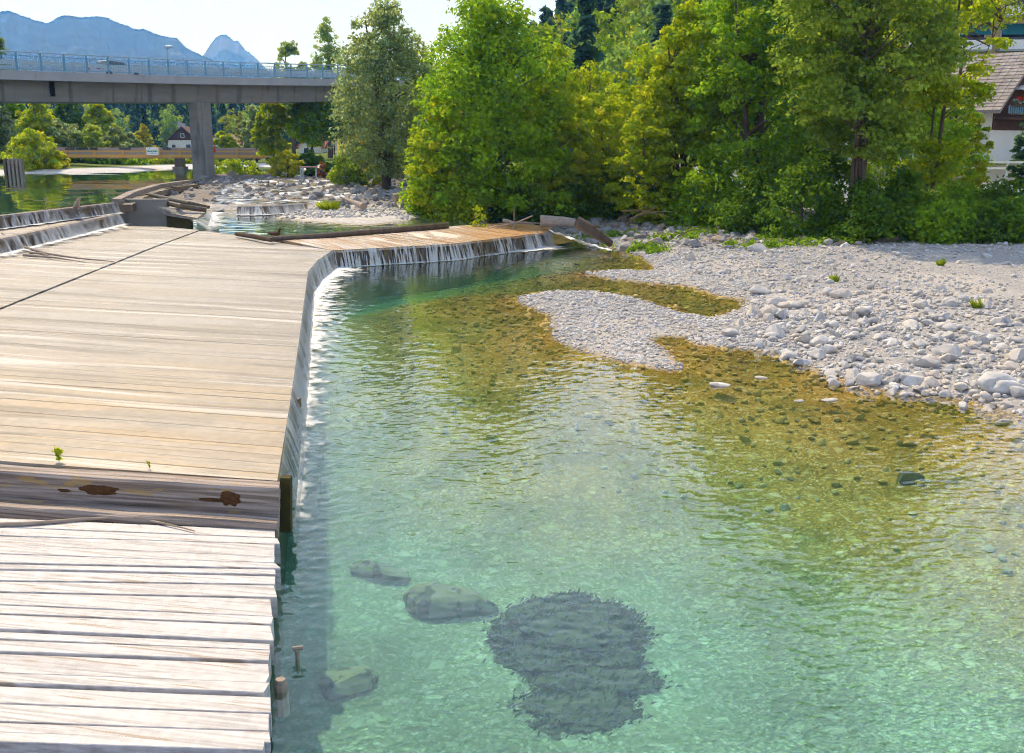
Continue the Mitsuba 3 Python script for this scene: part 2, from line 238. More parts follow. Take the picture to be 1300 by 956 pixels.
def bank_z(x, y):
    x = np.asarray(x, float); y = np.asarray(y, float)
    d = sdist(LAND, x, y); m = -sdist(MAIN, x, y)
    n1 = meshkit.fbm(np.stack([x * 0.35, y * 0.35, 0 * x], -1), 3, 5) - 0.5; n2 = meshkit.fbm(np.stack([x * 1.6, y * 1.6, 0 * x], -1), 3, 8) - 0.5
    deep = -(0.16 * (1 - np.exp(-np.maximum(d, 0) / 0.7)) + 1.45 * (1 - np.exp(-(np.maximum(d, 0) / 6.6) ** 2.2)))
    deep = deep + np.where(d > 0, n1 * 0.35 * sstep(0.5, 3, d) + n2 * 0.05 * sstep(0, 1, d), 0)
    up = 0.14 * (1 - np.exp(-np.maximum(-d, 0) / 0.8)) + 0.035 * np.maximum(m, 0) + n2 * 0.07 * sstep(0, 1, -d) + n1 * 0.16 * sstep(1, 4, m)
    up = up + 0.028 * np.maximum(y - 52, 0) * sstep(2, 12, m) + 0.02 * np.maximum(m - 16, 0)
    return np.where(d > 0, np.minimum(deep, -0.0), up)
POND = Polygon(gp([(262, 292), (300, 297), (345, 304), (460, 296), (566, 288), (605, 284)], 0.85) + gp([(600, 268)], 0.9) + gp([(560, 250), (545, 240), (478, 228)], 1.4) + gp([(400, 221), (320, 220), (270, 226)], 1.8)
               + gp([(225, 232), (165, 247), (145, 257)], 2.0) + gp([(212, 283)], 1.0)).buffer(0)
ISLAND = Polygon(gp([(352, 276), (372, 266), (400, 262), (470, 262), (520, 270), (515, 279), (470, 284), (410, 281)], 0.9)).buffer(0.2)
LAKE = Polygon([(-20, 10), (-21, 30), (-20.1, 40.5), (-19.3, 50.4), (-21.3, 62), (-24, 77.5), (-24, 90), (-22, 100), (-23, 112), (-29, 128), (-34, 134), (-37.5, 122), (-39, 106), (-43, 103), (-47, 100), (-52, 97), (-75, 88), (-90, 60), (-90, 10)])
def pond_z(x, y):
    d = sdist(ISLAND, x, y); n1 = meshkit.fbm(np.stack([x * 0.5, y * 0.5, 0 * x], -1), 3, 15) - 0.5; n2 = meshkit.fbm(np.stack([x * 1.4, y * 1.4, 0 * x], -1), 3, 18) - 0.5
    base = 0.55 + 0.42 * sstep(1.6, -1.2, d) + 0.1 * n1
    right = sstep(-9, -3.5, x + 0.12 * (y - 55)); base = base + 0.30 * right * sstep(54, 60, y)
    up = 1.30 + 0.022 * np.maximum(y - 63, 0) + 0.35 * n2 + 0.25 * n1
    return base * (1 - sstep(61.6, 63.4, y + n1)) + up * sstep(61.6, 63.4, y + n1)
def hill(x, y):
    return 34 * sstep(-12, 45, x + 0.05 * (y - 150)) * sstep(118, 235, y + 0.35 * x) + 6 * sstep(10, 60, x) * sstep(70, 125, y)
def valley_z(x, y):
    d = sdist(LAKE, x, y); n = meshkit.fbm(np.stack([x * 0.12, y * 0.12, 0 * x], -1), 3, 25) - 0.5
    out = 2.0 + 0.16 * (1 - np.exp(-np.maximum(d, 0) / 1.0)) + np.minimum(0.035 * np.maximum(d, 0), 1.2) + n * 0.5 * sstep(3, 12, d)
    far = sstep(250, 420, y) * 9 * sstep(-20, -120, x) + hill(x, y)
    return np.where(d > 0, out + far, 2.0 - np.minimum(0.25 * -d, 1.3))
def grid_mesh(xs, ys, zf, drop=None):
    X, Y = np.meshgrid(xs, ys); Z = zf(X.ravel(), Y.ravel()); v = np.c_[X.ravel(), Y.ravel(), Z]
    nx, ny = len(xs), len(ys); i = np.arange(nx * ny).reshape(ny, nx)
    f = np.vstack([np.stack([i[:-1, :-1], i[:-1, 1:], i[1:, 1:]], -1).reshape(-1, 3), np.stack([i[:-1, :-1], i[1:, 1:], i[1:, :-1]], -1).reshape(-1, 3)])
    if drop is not None:
        c = v[f].mean(1); f = f[~drop(c[:, 0], c[:, 1])]
    return v, f
inside = lambda poly, x, y: shapely.contains(poly, shapely.points(x, y))
apron_hole = Polygon([(-4.4, -5), (-4.6, 14), (-8.2, 33.0), (-9.5, 43.0), (-60, 43), (-60, -5)])
say(put('riverbed', grid_mesh(np.r_[np.arange(-12, 14, 0.22), np.arange(14, 30, 0.35), np.arange(30, 72, 1.0)], np.r_[np.arange(1.5, 30, 0.2), np.arange(30, 56, 0.3), np.arange(56, 75.5, 0.8)], bank_z,
    lambda x, y: inside(POND.buffer(-0.6), x, y) | ((x < -8) & (y > 45))), 'bed', smooth=True), kind='structure')
say(put('pond_bed', grid_mesh(np.arange(-27, 3, 0.3), np.arange(43.6, 96, 0.3), lambda x, y: pond_z(x, y), lambda x, y: ~inside(POND.buffer(0.7), x, y)), 'pond_bed', smooth=True), kind='structure')
say(put('valley_floor', grid_mesh(np.r_[np.arange(-420, -90, 15.0), np.arange(-90, 60, 1.5), np.arange(60, 400, 12.0)], np.r_[np.arange(8, 150, 1.5), np.arange(150, 620, 9.0)], valley_z,
    lambda x, y: inside(POND.buffer(-0.5), x, y) | ((x > -9.5) & (x < 71) & (y < 74.5)) | ((x > -20.8) & (y < 60.0)) | inside(Polygon([(-21, 5), (-20.2, 40), (-19.5, 50), (-10, 60), (-9, 5)]), x, y)), 'valley', smooth=True), kind='structure')

# water sheets
def waves(x, y, kmin=7.0, kmax=34.0, n=46, seed=3, spread=0.75, mean=math.pi / 2):
    r = np.random.default_rng(seed); z = np.zeros_like(x)
    for _ in range(n):
        k = kmin * (kmax / kmin) ** r.random(); th = mean + spread * r.standard_normal(); ph = r.random() * 6.28; wob = 0.9 * meshkit.noise(np.stack([x * 0.5, y * 0.5, 0 * x + r.random() * 9], -1)) * 6.28
        z += np.sin(k * (x * math.cos(th) + y * math.sin(th)) + ph + wob) / k ** 1.15
    return z * math.sqrt(2 / n)
def water_sheet(r0, r1, dr_, a0, a1, da, z, keep, amp):
    rs = [r0]
    while rs[-1] < r1: rs.append(rs[-1] * (1 + dr_))
    rs = np.array(rs); an = np.arange(a0, a1, da); R, A = np.meshgrid(rs, an, indexing='ij'); X = (R * np.sin(A)).ravel(); Y = (R * np.cos(A)).ravel()
    i = np.arange(X.size).reshape(R.shape)
    f = np.vstack([np.stack([i[:-1, :-1], i[1:, 1:], i[1:, :-1]], -1).reshape(-1, 3), np.stack([i[:-1, :-1], i[:-1, 1:], i[1:, 1:]], -1).reshape(-1, 3)])
    pass
    cx, cy = X[f].mean(1), Y[f].mean(1); f = f[keep(cx, cy)]
    used = np.unique(f); re = np.full(X.size, -1); re[used] = np.arange(len(used)); X, Y = X[used], Y[used]
    return np.c_[X, Y, z + amp(X, Y)], re[f]
EDGE = [tuple(G(352, 655, 0.3)[:2])] + gp([(357, 605), (370, 500), (380, 430), (391, 345), (404, 330), (422, 318)], 0.7)
FEDGE = gp([(422, 318)], 0.7) + gp([(575, 309.5), (700, 294)], 0.7)
POOL = Polygon([(-1.2, 3), (-2.2, 7.5)] + [(x - 0.25, y) for x, y in EDGE] + [(x, y + 0.25) for x, y in FEDGE[1:]] + [(4, 53), (9, 51), (16, 48), (16, 36), (24, 24), (24, 3)]).buffer(0)
fall_line = LineString(EDGE[1:] + FEDGE[1:])
def pool_amp(x, y):
    df = shapely.distance(fall_line, shapely.points(x, y)); a = 0.35 + 0.9 * meshkit.fbm(np.stack([x * 0.22, y * 0.16, 0 * x], -1), 3, 31)
    calm = 1 - 0.4 * sstep(6.5, 3.0, np.hypot(x - 0.2, (y - 11.0))) ; near = 1 + 0.9 * np.exp(-df / 1.2)
    shore = 0.25 + 0.75 * sstep(0.0, 1.5, sdist(LAND, x, y))
    ring = 0.0012 * np.sin(26 * np.hypot(x + 2.75, y - 9.6)) * np.exp(-np.hypot(x + 2.75, y - 9.6) / 0.6) + 0.0012 * np.sin(24 * np.hypot(x + 2.9, y - 11.4)) * np.exp(-np.hypot(x + 2.9, y - 11.4) / 0.6)
    return WAVE * a * calm * near * shore * (1.2 * waves(x, y, 24, 66, 72, 3, 1.0) + 0.35 * waves(x, y, 8, 24, 24, 5, 0.9)) + ring
WAVE = 0.155
def water(name, mesh, medium, kind='structure'):
    key = put(name, mesh, 'water_skin', smooth=True); scene[key]['interior'] = {'type': 'ref', 'id': medium}
    if HAZE: scene[key]['exterior'] = {'type': 'ref', 'id': 'haze_air'}
    return say(key, kind=kind)
water('river_water', water_sheet(4.5, 62, 0.0029, -0.62, 0.86, 0.0029, 0.0, lambda x, y: inside(POOL, x, y), pool_amp), 'water_medium')
PONDW = Polygon(list(POND.intersection(Polygon([(-40, 30), (10, 30), (10, 63.2), (-40, 63.2)])).buffer(0.1).exterior.coords))
water('pond_water', water_sheet(40, 68, 0.003, -0.40, 0.05, 0.003, 0.83, lambda x, y: inside(PONDW, x, y), lambda x, y: 0.03 * waves(x, y, 3, 20, 24, 9)), 'water_medium')
water('lake_water', water_sheet(14, 150, 0.007, -1.25, -0.12, 0.006, 2.0, lambda x, y: inside(LAKE.buffer(0.9), x, y) & ~inside(POND, x, y) & ~((x > -20.5) & (y < 50)), lambda x, y: 0.004 * waves(x, y, 0.8, 6, 24, 11)), 'lake_medium')

# ------------------------------------------------------------------ near timber weir
thing('timber_deck', 'weathered silver-white timber deck of long squared planks in the lower left foreground', 'deck')
seams0 = [(300, 345), (336, 379), (372, 405), (405, 455), (478, 500), (505, 528), (545, 559), (590, 612), (640, 687), (678, 722), (742, 788), (822, 862), (882, 920), (950, 990), (1024, 1062), (1100, 1135), (1180, 1215)]
pr = np.random.default_rng(11)
seams = [seams0[0]]
for (a, b), (c, d) in zip(seams0[:-1], seams0[1:]):               # the wider timbers are pairs of boards
    if c - a > 52 and pr.random() < 0.4: f = 0.4 + 0.2 * pr.random(); seams.append((a + (c - a) * f, b + (d - b) * f))
    seams.append((c, d))
def deck_lr(a, b):
    sy = lambda v: 560 + v / 3.085
    L = G(0, sy(a), 0.30); R = G(352 - (sy(b) - 655) * 0.048, sy(b), 0.30); d = (R - L) / np.linalg.norm(R - L)
    return L - d * 5.5, R, d
lines = [deck_lr(a, b) for a, b in seams]
for (L0, R0, d0), (L1, R1, d1) in zip(lines[:-1], lines[1:]):
    g = 0.006 + 0.008 * pr.random(); e = 0.05 * (pr.random() - 0.5); w0 = 0.012 * pr.standard_normal(3)
    n0 = np.array([-d0[1], d0[0], 0]); m = MB()
    # a squared log: slightly wandering sides, chamfered arrises
    K = 9; t = np.linspace(0, 1, K)[:, None]; r0 = R0 + d0 * e; r1 = R1 + d1 * (e + 0.02 * pr.standard_normal())
    wob = lambda s: (0.010 * np.cumsum(pr.standard_normal(K)) * 0.5)[:, None] * n0
    A = L0 + (r0 - L0) * t - n0 * g + wob(0); Bq = L1 + (r1 - L1) * t + n0 * g + wob(1); h = 0.007 * pr.standard_normal(); dz = np.array([0, 0, 1.0])
    c = 0.006; rows = [A - dz * 0.24, A - dz * c + dz * h, A - n0 * c + dz * h, Bq + n0 * c + dz * h, Bq - dz * c + dz * h, Bq - dz * 0.24]
    V = np.stack(rows, 1).reshape(-1, 3); n = len(rows); F = []
    for k in range(K - 1):
        for j in range(n - 1): F.append([k * n + j, (k + 1) * n + j, (k + 1) * n + j + 1, k * n + j + 1])
    k = (K - 1) * n; F += [[k, k + 1, k + 2, k + 3], [k, k + 3, k + 4, k + 5]]
    put('plank', (V, np.array(F)[:, ::-1]), 'deck_wood', 'timber_deck')
m = MB(); m.prism([(-9.0, 5.4), (-1.75, 5.0), (-2.95, 12.1), (-9.0, 13.2)], -1.5, 0.03)
put('log_crib', m, 'wet_wood', 'timber_deck')

thing('timber_sill', 'thick stacked grey sill beams stepping down from the tan apron to the white deck', 'sill beam')
def beam(px0, px1, zref, zt, zb, depth_px, name, mat, over=0.0):
    a = G(0, px0, zref); b = G(352, px1, zref); a[2] = b[2] = zt; d = (b - a) / np.linalg.norm(b - a); nrm = np.array([-0.18, 0.98, 0]); a = a - d * 5; b = b + d * over
    K = 14; t = np.linspace(0, 1, K)[:, None]; P0 = a + (b - a) * t; r = pr.standard_normal((4, K)) * 0.006; up = np.array([0, 0, 1.0]); c = 0.02
    rows = [P0 + up * (zb - zt) + nrm * r[0][:, None], P0 - up * c * 1.5 + nrm * r[1][:, None], P0 + nrm * c + up * r[2][:, None], P0 + nrm * (depth_px - c) + up * r[3][:, None], P0 + nrm * depth_px - up * c, P0 + nrm * depth_px + up * (zb - zt)]
    V = np.stack(rows, 1).reshape(-1, 3); n = len(rows); F = []
    for k in range(K - 1):
        for j in range(n - 1): F.append([k * n + j, (k + 1) * n + j, (k + 1) * n + j + 1, k * n + j + 1])
    k = (K - 1) * n; F += [[k, k + 1, k + 2, k + 3], [k, k + 3, k + 4, k + 5]]
    return put(name, (V, np.array(F)), mat, 'timber_sill')
beam(599, 621, 0.72, 0.72, 0.53, 0.33, 'upper_beam', 'beam_wood', 0.02)
beam(599, 621, 0.72, 0.527, 0.392, 0.32, 'middle_beam', 'beam_wood', 0.01)
beam(643, 665, 0.39, 0.39, 0.20, 0.60, 'lower_beam', 'beam_wood', 0.0)
# reddish crumbly rot patches on the sill face
for cx, cy, rx, rz in ((144, 622, 0.24, 0.07), (305, 633, 0.12, 0.085), (88, 626, 0.09, 0.02), (275, 637, 0.16, 0.018)):
    a = G(0, 599, 0.72); b = G(352, 621, 0.72); d = (b - a) / np.linalg.norm(b - a); t = np.dot(G(cx, cy - 14, 0.60) - a, d); c = a + d * t; c[2] = 0.56 if rz > 0.05 else 0.53
    s = trimesh.creation.icosphere(4); v = np.array(s.vertices); v = v * (1 + 1.1 * (meshkit.fbm(v * 2.2 + cx, 4)[:, None] - 0.5)); nn = np.array([-d[1], d[0], 0])
    put('rot_patch', (c + v[:, :1] * d * rx + v[:, 1:2] * nn * 0.03 + v[:, 2:] * np.array([0, 0, rz]), np.array(s.faces)), 'rot', 'timber_sill', smooth=True)

thing('weir_apron', 'broad tan plank apron of the weir, streaked with thin running water', 'weir')
zc = lambda x, y: 0.70 + 0.26 * np.clip((-4.2 - 0.16 * (y - 14) - x) / 11.0, 0, 1.6)       # gentle fall towards the lip
U = np.array([ux, uy]); N = np.array([-uy, ux])
beam_line = G(0, 586, 0.75)[:2], G(352, 608, 0.72)[:2]
fold = [tuple(G(345, 303, 0.80)[:2]), tuple(G(265, 291, 0.92)[:2])]
apron_poly = Polygon([tuple(np.array(beam_line[0]) - U * 9), tuple(beam_line[0]), tuple(beam_line[1])] + EDGE[2:] + fold + gp([(212, 285), (165, 285)], 1.0) + gp([(0, 321)], 1.0) + [(-18.4, 20), (-17, 12)]).buffer(0)
crack = LineString([tuple(G(260, 288, 0.92)[:2]), tuple(G(200, 310, 0.92)[:2]), tuple(G(0, 390, 0.92)[:2]), (-11.6, 15), (-11, 5)])
halves = [g for g in shapely.ops.split(apron_poly, LineString([(c[0], c[1]) for c in ([(-14.6, 60)] + list(crack.coords))])).geoms] if hasattr(shapely, 'ops') else None
if halves is None:
    from shapely.ops import split
    halves = [g for g in split(apron_poly, LineString([(-14.6, 60)] + list(crack.coords))).geoms]
ap_shape = []
for hi, half in enumerate(halves):
    if half.area < 2: continue
    if half.centroid.x < -13: half = half.buffer(-0.05)
    c = -N * 0
    proj = [np.dot(N, q) for q in half.exterior.coords]; s = min(proj)
    while s < max(proj):
        wd = 0.33 + 0.06 * pr.random(); mid = N * (s + wd / 2)
        near_ = float(mid @ N) < 24; gp_ = (0.0045 if pr.random() < 0.6 else 0.002) if near_ else (0.0008 if pr.random() < 0.7 else 0.003); strip = Polygon([tuple(N * (s + gp_) - U * 60), tuple(N * (s + gp_) + U * 60), tuple(N * (s + wd - gp_) + U * 60), tuple(N * (s + wd - gp_) - U * 60)])
        for pc in getattr(strip.intersection(half), 'geoms', [strip.intersection(half)]):
            if pc.is_empty or pc.area < 0.05: continue
            dz = 0.002 * pr.standard_normal() + (0.03 if half.centroid.x < -13 else 0); e = np.array(pc.exterior.coords)[:-1]; m = MB()
            m.prism(e, lambda p: zc(p[:, 0], p[:, 1]) - 0.16 + dz, lambda p: zc(p[:, 0], p[:, 1]) + dz)
            put('board', m, 'apron_wood', 'weir_apron')
        s += wd
m = MB()                                                           # log wall under the lip
for (a, b) in zip(EDGE[1:-1], EDGE[2:]):
    a, b = np.array(a), np.array(b); d = (b - a) / np.linalg.norm(b - a); nn = np.array([-d[1], d[0]])
    m.prism([a + nn * 0.12, b + nn * 0.12, b + nn * 0.8, a + nn * 0.8], -1.7, 0.52)
put('lip_wall', m, 'wet_wood', 'weir_apron')
def post(name, label, px, py0, zb, zt, w, mat, parent=None, lean=0.0):
    p = G(px, py0, zt); m = MB(); m.box((p[0], p[1], (zt + zb) / 2), (w / 2, w / 2, (zt - zb) / 2), [[1, 0, lean], [0, 1, 0], [-lean, 0, 1]])
    return say(put(name, m, mat, parent), label, None if parent else 'post')
post('mossy_post', 'mossy square post standing in the water against the end of the sill', 361.5, 605, 0.02, 0.74, 0.13, 'moss', lean=0.04)
p = G(376, 512, 0.42); m = MB(); m.bar(p + [-0.6, 0.1, 0], p + [0.06, 0, 0], 0.16, 0.17); say(put('beam_stub', m, 'wet_wood'), 'dark beam end poking out under the apron lip through the falling water', 'beam')
p = G(377, 826, 0.1); m = MB(); m.tube([p + [0.0, 0.03, -0.25], p, p + [-0.02, 0, 0.02]], [0.02, 0.022, 0.02]); m.tube([p + [-0.04, 0, 0.02], p + [0.06, 0, 0.03]], 0.022)
say(put('mooring_peg', m, 'dead_wood'), 'small dark peg sticking out of the water beside the white deck', 'peg')
p = G(356, 862, 0.1); m = MB(); m.tube([p + [0, 0, -0.35], p + [0, 0, -0.06], p + [0.0, 0, 0.0]], [0.07, 0.065, 0.045], 9); say(put('log_stub', m, 'dead_wood'), 'round grey log end standing against the lower end of the white deck', 'log')

# ------------------------------------------------------------------ far weir with the reddish apron
thing('far_weir', 'reddish brown plank weir with a dark dripping face across the pool', 'weir')
back = [tuple(G(345, 304, 0.80)[:2]), tuple(G(460, 295, 0.84)[:2]), tuple(G(566, 287.5, 0.86)[:2]), tuple(G(640, 283, 0.84)[:2]), tuple(G(702, 281, 0.8)[:2])]
front = FEDGE
far_poly = Polygon(front + back[::-1]).buffer(0)
fd = np.array(front[-1]) - np.array(front[0]); fd /= np.linalg.norm(fd); fn = np.array([-fd[1], fd[0]]); fo = np.array(front[0])
zfar = lambda p: 0.70 + 0.035 * np.clip((p - fo) @ fn, 0, 9)
s = -0.5
while s < 14:
    wd = 0.34 + 0.05 * pr.random(); st = Polygon([tuple(fo + fd * (s + 0.005) - fn * 9 ), tuple(fo + fd * (s + wd - 0.005) - fn * 9), tuple(fo + fd * (s + wd - 0.005) + fn * 20), tuple(fo + fd * (s + 0.005) + fn * 20)])
    pc = st.intersection(far_poly)
    for g in getattr(pc, 'geoms', [pc]):
        if g.is_empty or g.area < 0.03: continue
        dz = 0.006 * pr.standard_normal(); m = MB(); m.prism(np.array(g.exterior.coords)[:-1], lambda p: zfar(p) - 0.1 + dz, lambda p: zfar(p) + dz); put('board', m, 'far_apron_wood', 'far_weir')
    s += wd
m = MB(); m.prism([tuple(np.array(front[0]) + fn * 0.15), tuple(np.array(front[1]) + fn * 0.15), tuple(np.array(front[2]) + fn * 0.15), tuple(np.array(front[2]) + fn * 0.7), tuple(np.array(front[1]) + fn * 0.7), tuple(np.array(front[0]) + fn * 0.7)], -1.6, 0.585)
put('face_wall', m, 'wet_wood', 'far_weir')
L = LineString(front)
for k in range(int(L.length / 0.42)):
    q = np.array(L.interpolate(0.2 + k * 0.42).coords[0]); m = MB(); m.box((*(q + fn * 0.1), 0.06), (0.09, 0.05, 0.515), [[fd[0], fn[0], 0], [fd[1], fn[1], 0], [0, 0, 1]]); put('face_post', m, 'wet_wood', 'far_weir')
a, b = G(300, 297, 0.92), G(345, 304.5, 0.92); m = MB(); m.tube([a, (a + b) / 2 + [0, 0, 0.02], b], [0.09, 0.11, 0.10], 8); say(put('weir_log', m, 'bark'), 'short brown log on the pond edge left of the long dark log', 'log', 'logs along the pond edge')
pts = [G(343, 303.5, 0.9), G(420, 298.5, 0.93), G(500, 292, 0.95), G(568, 286, 0.97)]; m = MB(); m.tube(pts, [0.12, 0.13, 0.14, 0.16], 9)
say(put('weir_log', m, 'wet_wood'), 'long dark log holding back the pond above the reddish weir', 'log', 'logs along the pond edge')

# ------------------------------------------------------------------ upper weir: crest posts, two steps, concrete block
thing('upper_weir', 'two-stepped timber weir below the green lake, dark posts with water running between', 'weir')
c0, c1 = G(0, 274, 2.0), G(146, 257.5, 2.0); l0, l1 = G(0, 304, 1.50), G(150, 272, 1.50)
def ext(a, b, k): return a + (a - b) / np.linalg.norm(a - b) * k
c0e, l0e = ext(c0, c1, 16), ext(l0, l1, 16)
m = MB(); m.prism([c0e[:2], c1[:2], c1[:2] + [-0.5, 0.1], c0e[:2] + [-0.5, 0.1]], 0.6, 1.93); put('crest_wall', m, 'wet_wood', 'upper_weir')
m = MB(); m.prism([c0e[:2] + [0.02, 0], c1[:2] + [0.02, 0], l1[:2] + [-0.03, 0], l0e[:2] + [-0.03, 0]], 0.6, 1.46); put('ledge', m, 'apron_wood', 'upper_weir')
n_p = 34
for k in range(n_p):
    q = c0e + (c1 - c0e) * (k + 0.5) / n_p; m = MB(); m.box((q[0] + 0.03, q[1], 1.72), (0.05, 0.10, 0.262 + 0.02 * pr.random())); put('post', m, 'wet_wood', 'upper_weir')
for (a, b, z, nm) in ((c0e, c1, 1.955, 'crest_sill'), (l0e, l1, 1.475, 'ledge_sill')):
    m = MB(); m.bar((a[0] - 0.1, a[1], z), (b[0] - 0.1, b[1], z), 0.30, 0.10); put(nm, m, 'beam_wood', 'upper_weir')
for k in range(30):
    q = l0e + (l1 - l0e) * (k + 0.5) / 30; m = MB(); m.box((q[0] + 0.02, q[1], 1.20), (0.04, 0.11, 0.235)); put('post', m, 'wet_wood', 'upper_weir')
m = MB(); m.prism([l0e[:2] + [-0.12, 0], l1[:2] + [-0.12, 0], l1[:2] + [-0.5, 0], l0e[:2] + [-0.5, 0]], 0.5, 1.42); put('ledge_wall', m, 'wet_wood', 'upper_weir')
tl, tr = G(142, 253, 2.05), G(210, 253, 2.05); w = tr - tl
v, f = bevel_box(np.linalg.norm(w), 0.55, 1.35, 0.02); m = MB(); m.add(v + (tl + tr) / 2 + [0, 0.275, -0.675], f)
say(put('concrete_block', m, 'concrete'), 'squat grey concrete wall block at the right end of the upper weir', 'concrete block')
thing('timber_flume', 'short sloping timber flume with mossy side walls right of the concrete block', 'flume')
a, b, c = G(211, 272, 1.35), G(240, 276, 1.25), G(252, 290, 0.93)
m = MB(); m.prism([a[:2], b[:2], b[:2] + [0.05, 0.4], a[:2] + [0.05, 0.4]], 0.6, lambda p: np.where(p[:, 0] < (a[0] + b[0]) / 2, 1.42, 1.30)); put('side_wall', m, 'moss', 'timber_flume')
a2, b2 = G(198, 262, 1.75), G(262, 268, 1.45); b3, a3 = G(250, 277, 1.25), G(212, 271, 1.4)
for k in range(6):
    t0, t1 = k / 6, (k + 1) / 6 - 0.02; q = [a2 + (a3 - a2) * t0, b2 + (b3 - b2) * t0, b2 + (b3 - b2) * t1, a2 + (a3 - a2) * t1]; m = MB()
    zz = [x[2] for x in q]; V = np.array([[x[0], x[1], x[2] - 0.12] for x in q] + [list(x) for x in q]); m.add(V, [[3, 2, 1, 0], [4, 5, 6, 7], [0, 1, 5, 4], [1, 2, 6, 5], [2, 3, 7, 6], [3, 0, 4, 7]]); put('board', m, 'apron_wood', 'timber_flume')
m = MB(); m.tube([G(196, 254, 1.9), G(230, 262, 1.75), G(262, 266.5, 1.55)], [0.12, 0.14, 0.12], 8); put('edge_log', m, 'wet_wood', 'timber_flume')
m = MB(); m.tube([G(190, 247, 2.0), G(240, 258, 1.8), G(266, 263, 1.6)], [0.1, 0.12, 0.1], 8); put('edge_log', m, 'wet_wood', 'timber_flume')
# lake-side crest running back to the pier
cr = [G(148, 256, 2.03), G(166, 247, 2.03), G(185, 241, 2.03), G(200, 236.5, 2.03), G(240, 231, 2.03)]
thing('crest_kerb', 'low timber kerb along the lake rim running back to the bridge pier', 'kerb')
for k in range(len(cr) - 1):
    m = MB(); m.bar(cr[k], cr[k + 1] - (cr[k + 1] - cr[k]) * 0.02, 0.45, 0.26 + 0.02 * (k % 2)); put('timber', m, 'beam_wood', 'crest_kerb')
    m = MB(); m.bar(cr[k] + [0.6, -0.3, -0.3], cr[k + 1] + [0.6, -0.3, -0.3], 0.5, 0.35); put('lower_timber', m, 'wet_wood', 'crest_kerb')

# ------------------------------------------------------------------ road bridge on a curved, gently rising line
path = np.array([W(-420, 20, 58), W(0, 88.5, 72), W(255, 97, 88), W(450, 100.5, 103), W(600, 101.5, 116), W(750, 100, 131), W(900, 98, 147)])
path[0] = path[1] + (path[1] - path[2]) * 0.9
from scipy.interpolate import CubicSpline
ts = np.r_[0, np.cumsum(np.linalg.norm(np.diff(path[:, :2], axis=0), axis=1))]; spl = CubicSpline(ts, path)
t_pier = ts[2]; LEN = ts[-1]
def bp(t, off=0.0, dz=0.0):                                       # off: to the far side
    p = spl(t); d = spl(t, 1); n = np.array([-d[1], d[0], 0]); n /= np.linalg.norm(n); n = n if n @ [-.8, .5, 0] > 0 else -n
    return p + n * off + [0, 0, dz]
thing('road_bridge', 'grey concrete road bridge with blue railings crossing the river on a tall pier', 'bridge')
def sweep(prof, t0, t1, K, name, mat, par='road_bridge'):
    t = np.linspace(t0, t1, K); V = np.array([[bp(q, o, z) for o, z in prof] for q in t]); n = len(prof); V = V.reshape(-1, 3); F = []
    for k in range(K - 1):
        for j in range(n): m_ = (j + 1) % n; F.append([k * n + j, (k + 1) * n + j, (k + 1) * n + m_, k * n + m_])
    m = MB(); m.add(V, np.array(F)[:, ::-1]); e = (K - 1) * n
    if n <= 8: m.add(V[:n], [[0, j + 1, j] for j in range(1, n - 1)]); m.add(V[e:], [[0, j, j + 1] for j in range(1, n - 1)])
    return put(name, m, mat, par, smooth=20)
BW = 9.0
SEG = 9.6; k = 0; t = 0.0
while t < LEN - 0.5:                                               # fascia panels butt together
    sweep([(0, 0), (0, -0.62), (0.35, -0.62), (0.35, 0)], t + 0.012, min(t + SEG, LEN) - 0.012, 5, 'fascia_panel', 'concrete_pale'); t += SEG
sweep([(0.352, -0.05), (0.352, -0.50), (1.0, -0.66), (1.15, -2.05), (BW - 1.15, -2.05), (BW - 1.0, -0.66), (BW, -0.5), (BW, -0.05), (BW - 1.0, -0.05), (BW - 1.0, -0.24), (1.7, -0.24), (1.7, -0.05)], 0, LEN, 40, 'girder', 'concrete')
sweep([(1.705, -0.23), (1.705, -0.20), (BW - 1.005, -0.20), (BW - 1.005, -0.23)], 0, LEN, 40, 'carriageway', 'asphalt')
sweep([(BW - 0.3, 0.006), (BW - 0.3, -0.45), (BW + 0.04, -0.45), (BW + 0.04, 0.006)], 0, LEN, 40, 'far_kerb', 'concrete_pale')
p = bp(t_pier, 4.4, 0); q = G(255, 228, 1.8); d = spl(t_pier, 1); d /= np.linalg.norm(d)
pc = np.array([q[0] - 0.1, q[1] + 0.9]); px_, py_ = np.array([0.96, -0.29]), np.array([0.29, 0.96])
sec = [pc + px_ * a + py_ * b for a, b in ((-0.78, -0.2), (-0.42, -0.75), (0.42, -0.75), (0.78, -0.2), (0.78, 0.7), (-0.78, 0.7))]
m = MB(); m.prism(sec, 0.4, spl(t_pier)[2] - 2.04); put('pier', m, 'concrete', 'road_bridge')
m = MB(); m.prism([pc + (s_ - pc) * 1.12 for s_ in sec], 0.3, 1.86); put('pier_footing', m, 'wet_wood', 'road_bridge')
m = MB(); a = bp(t_pier - 13.6, 0.85, -0.68); m.bar(a, a + [0, 0, -1.0], 0.16, 0.3, up=(1, 0, 0)); put('drain_pipe', m, 'rubber', 'road_bridge')
RS = 1.95; t = 0.3
railing = [('near', 0.1), ('far', BW - 0.1)]
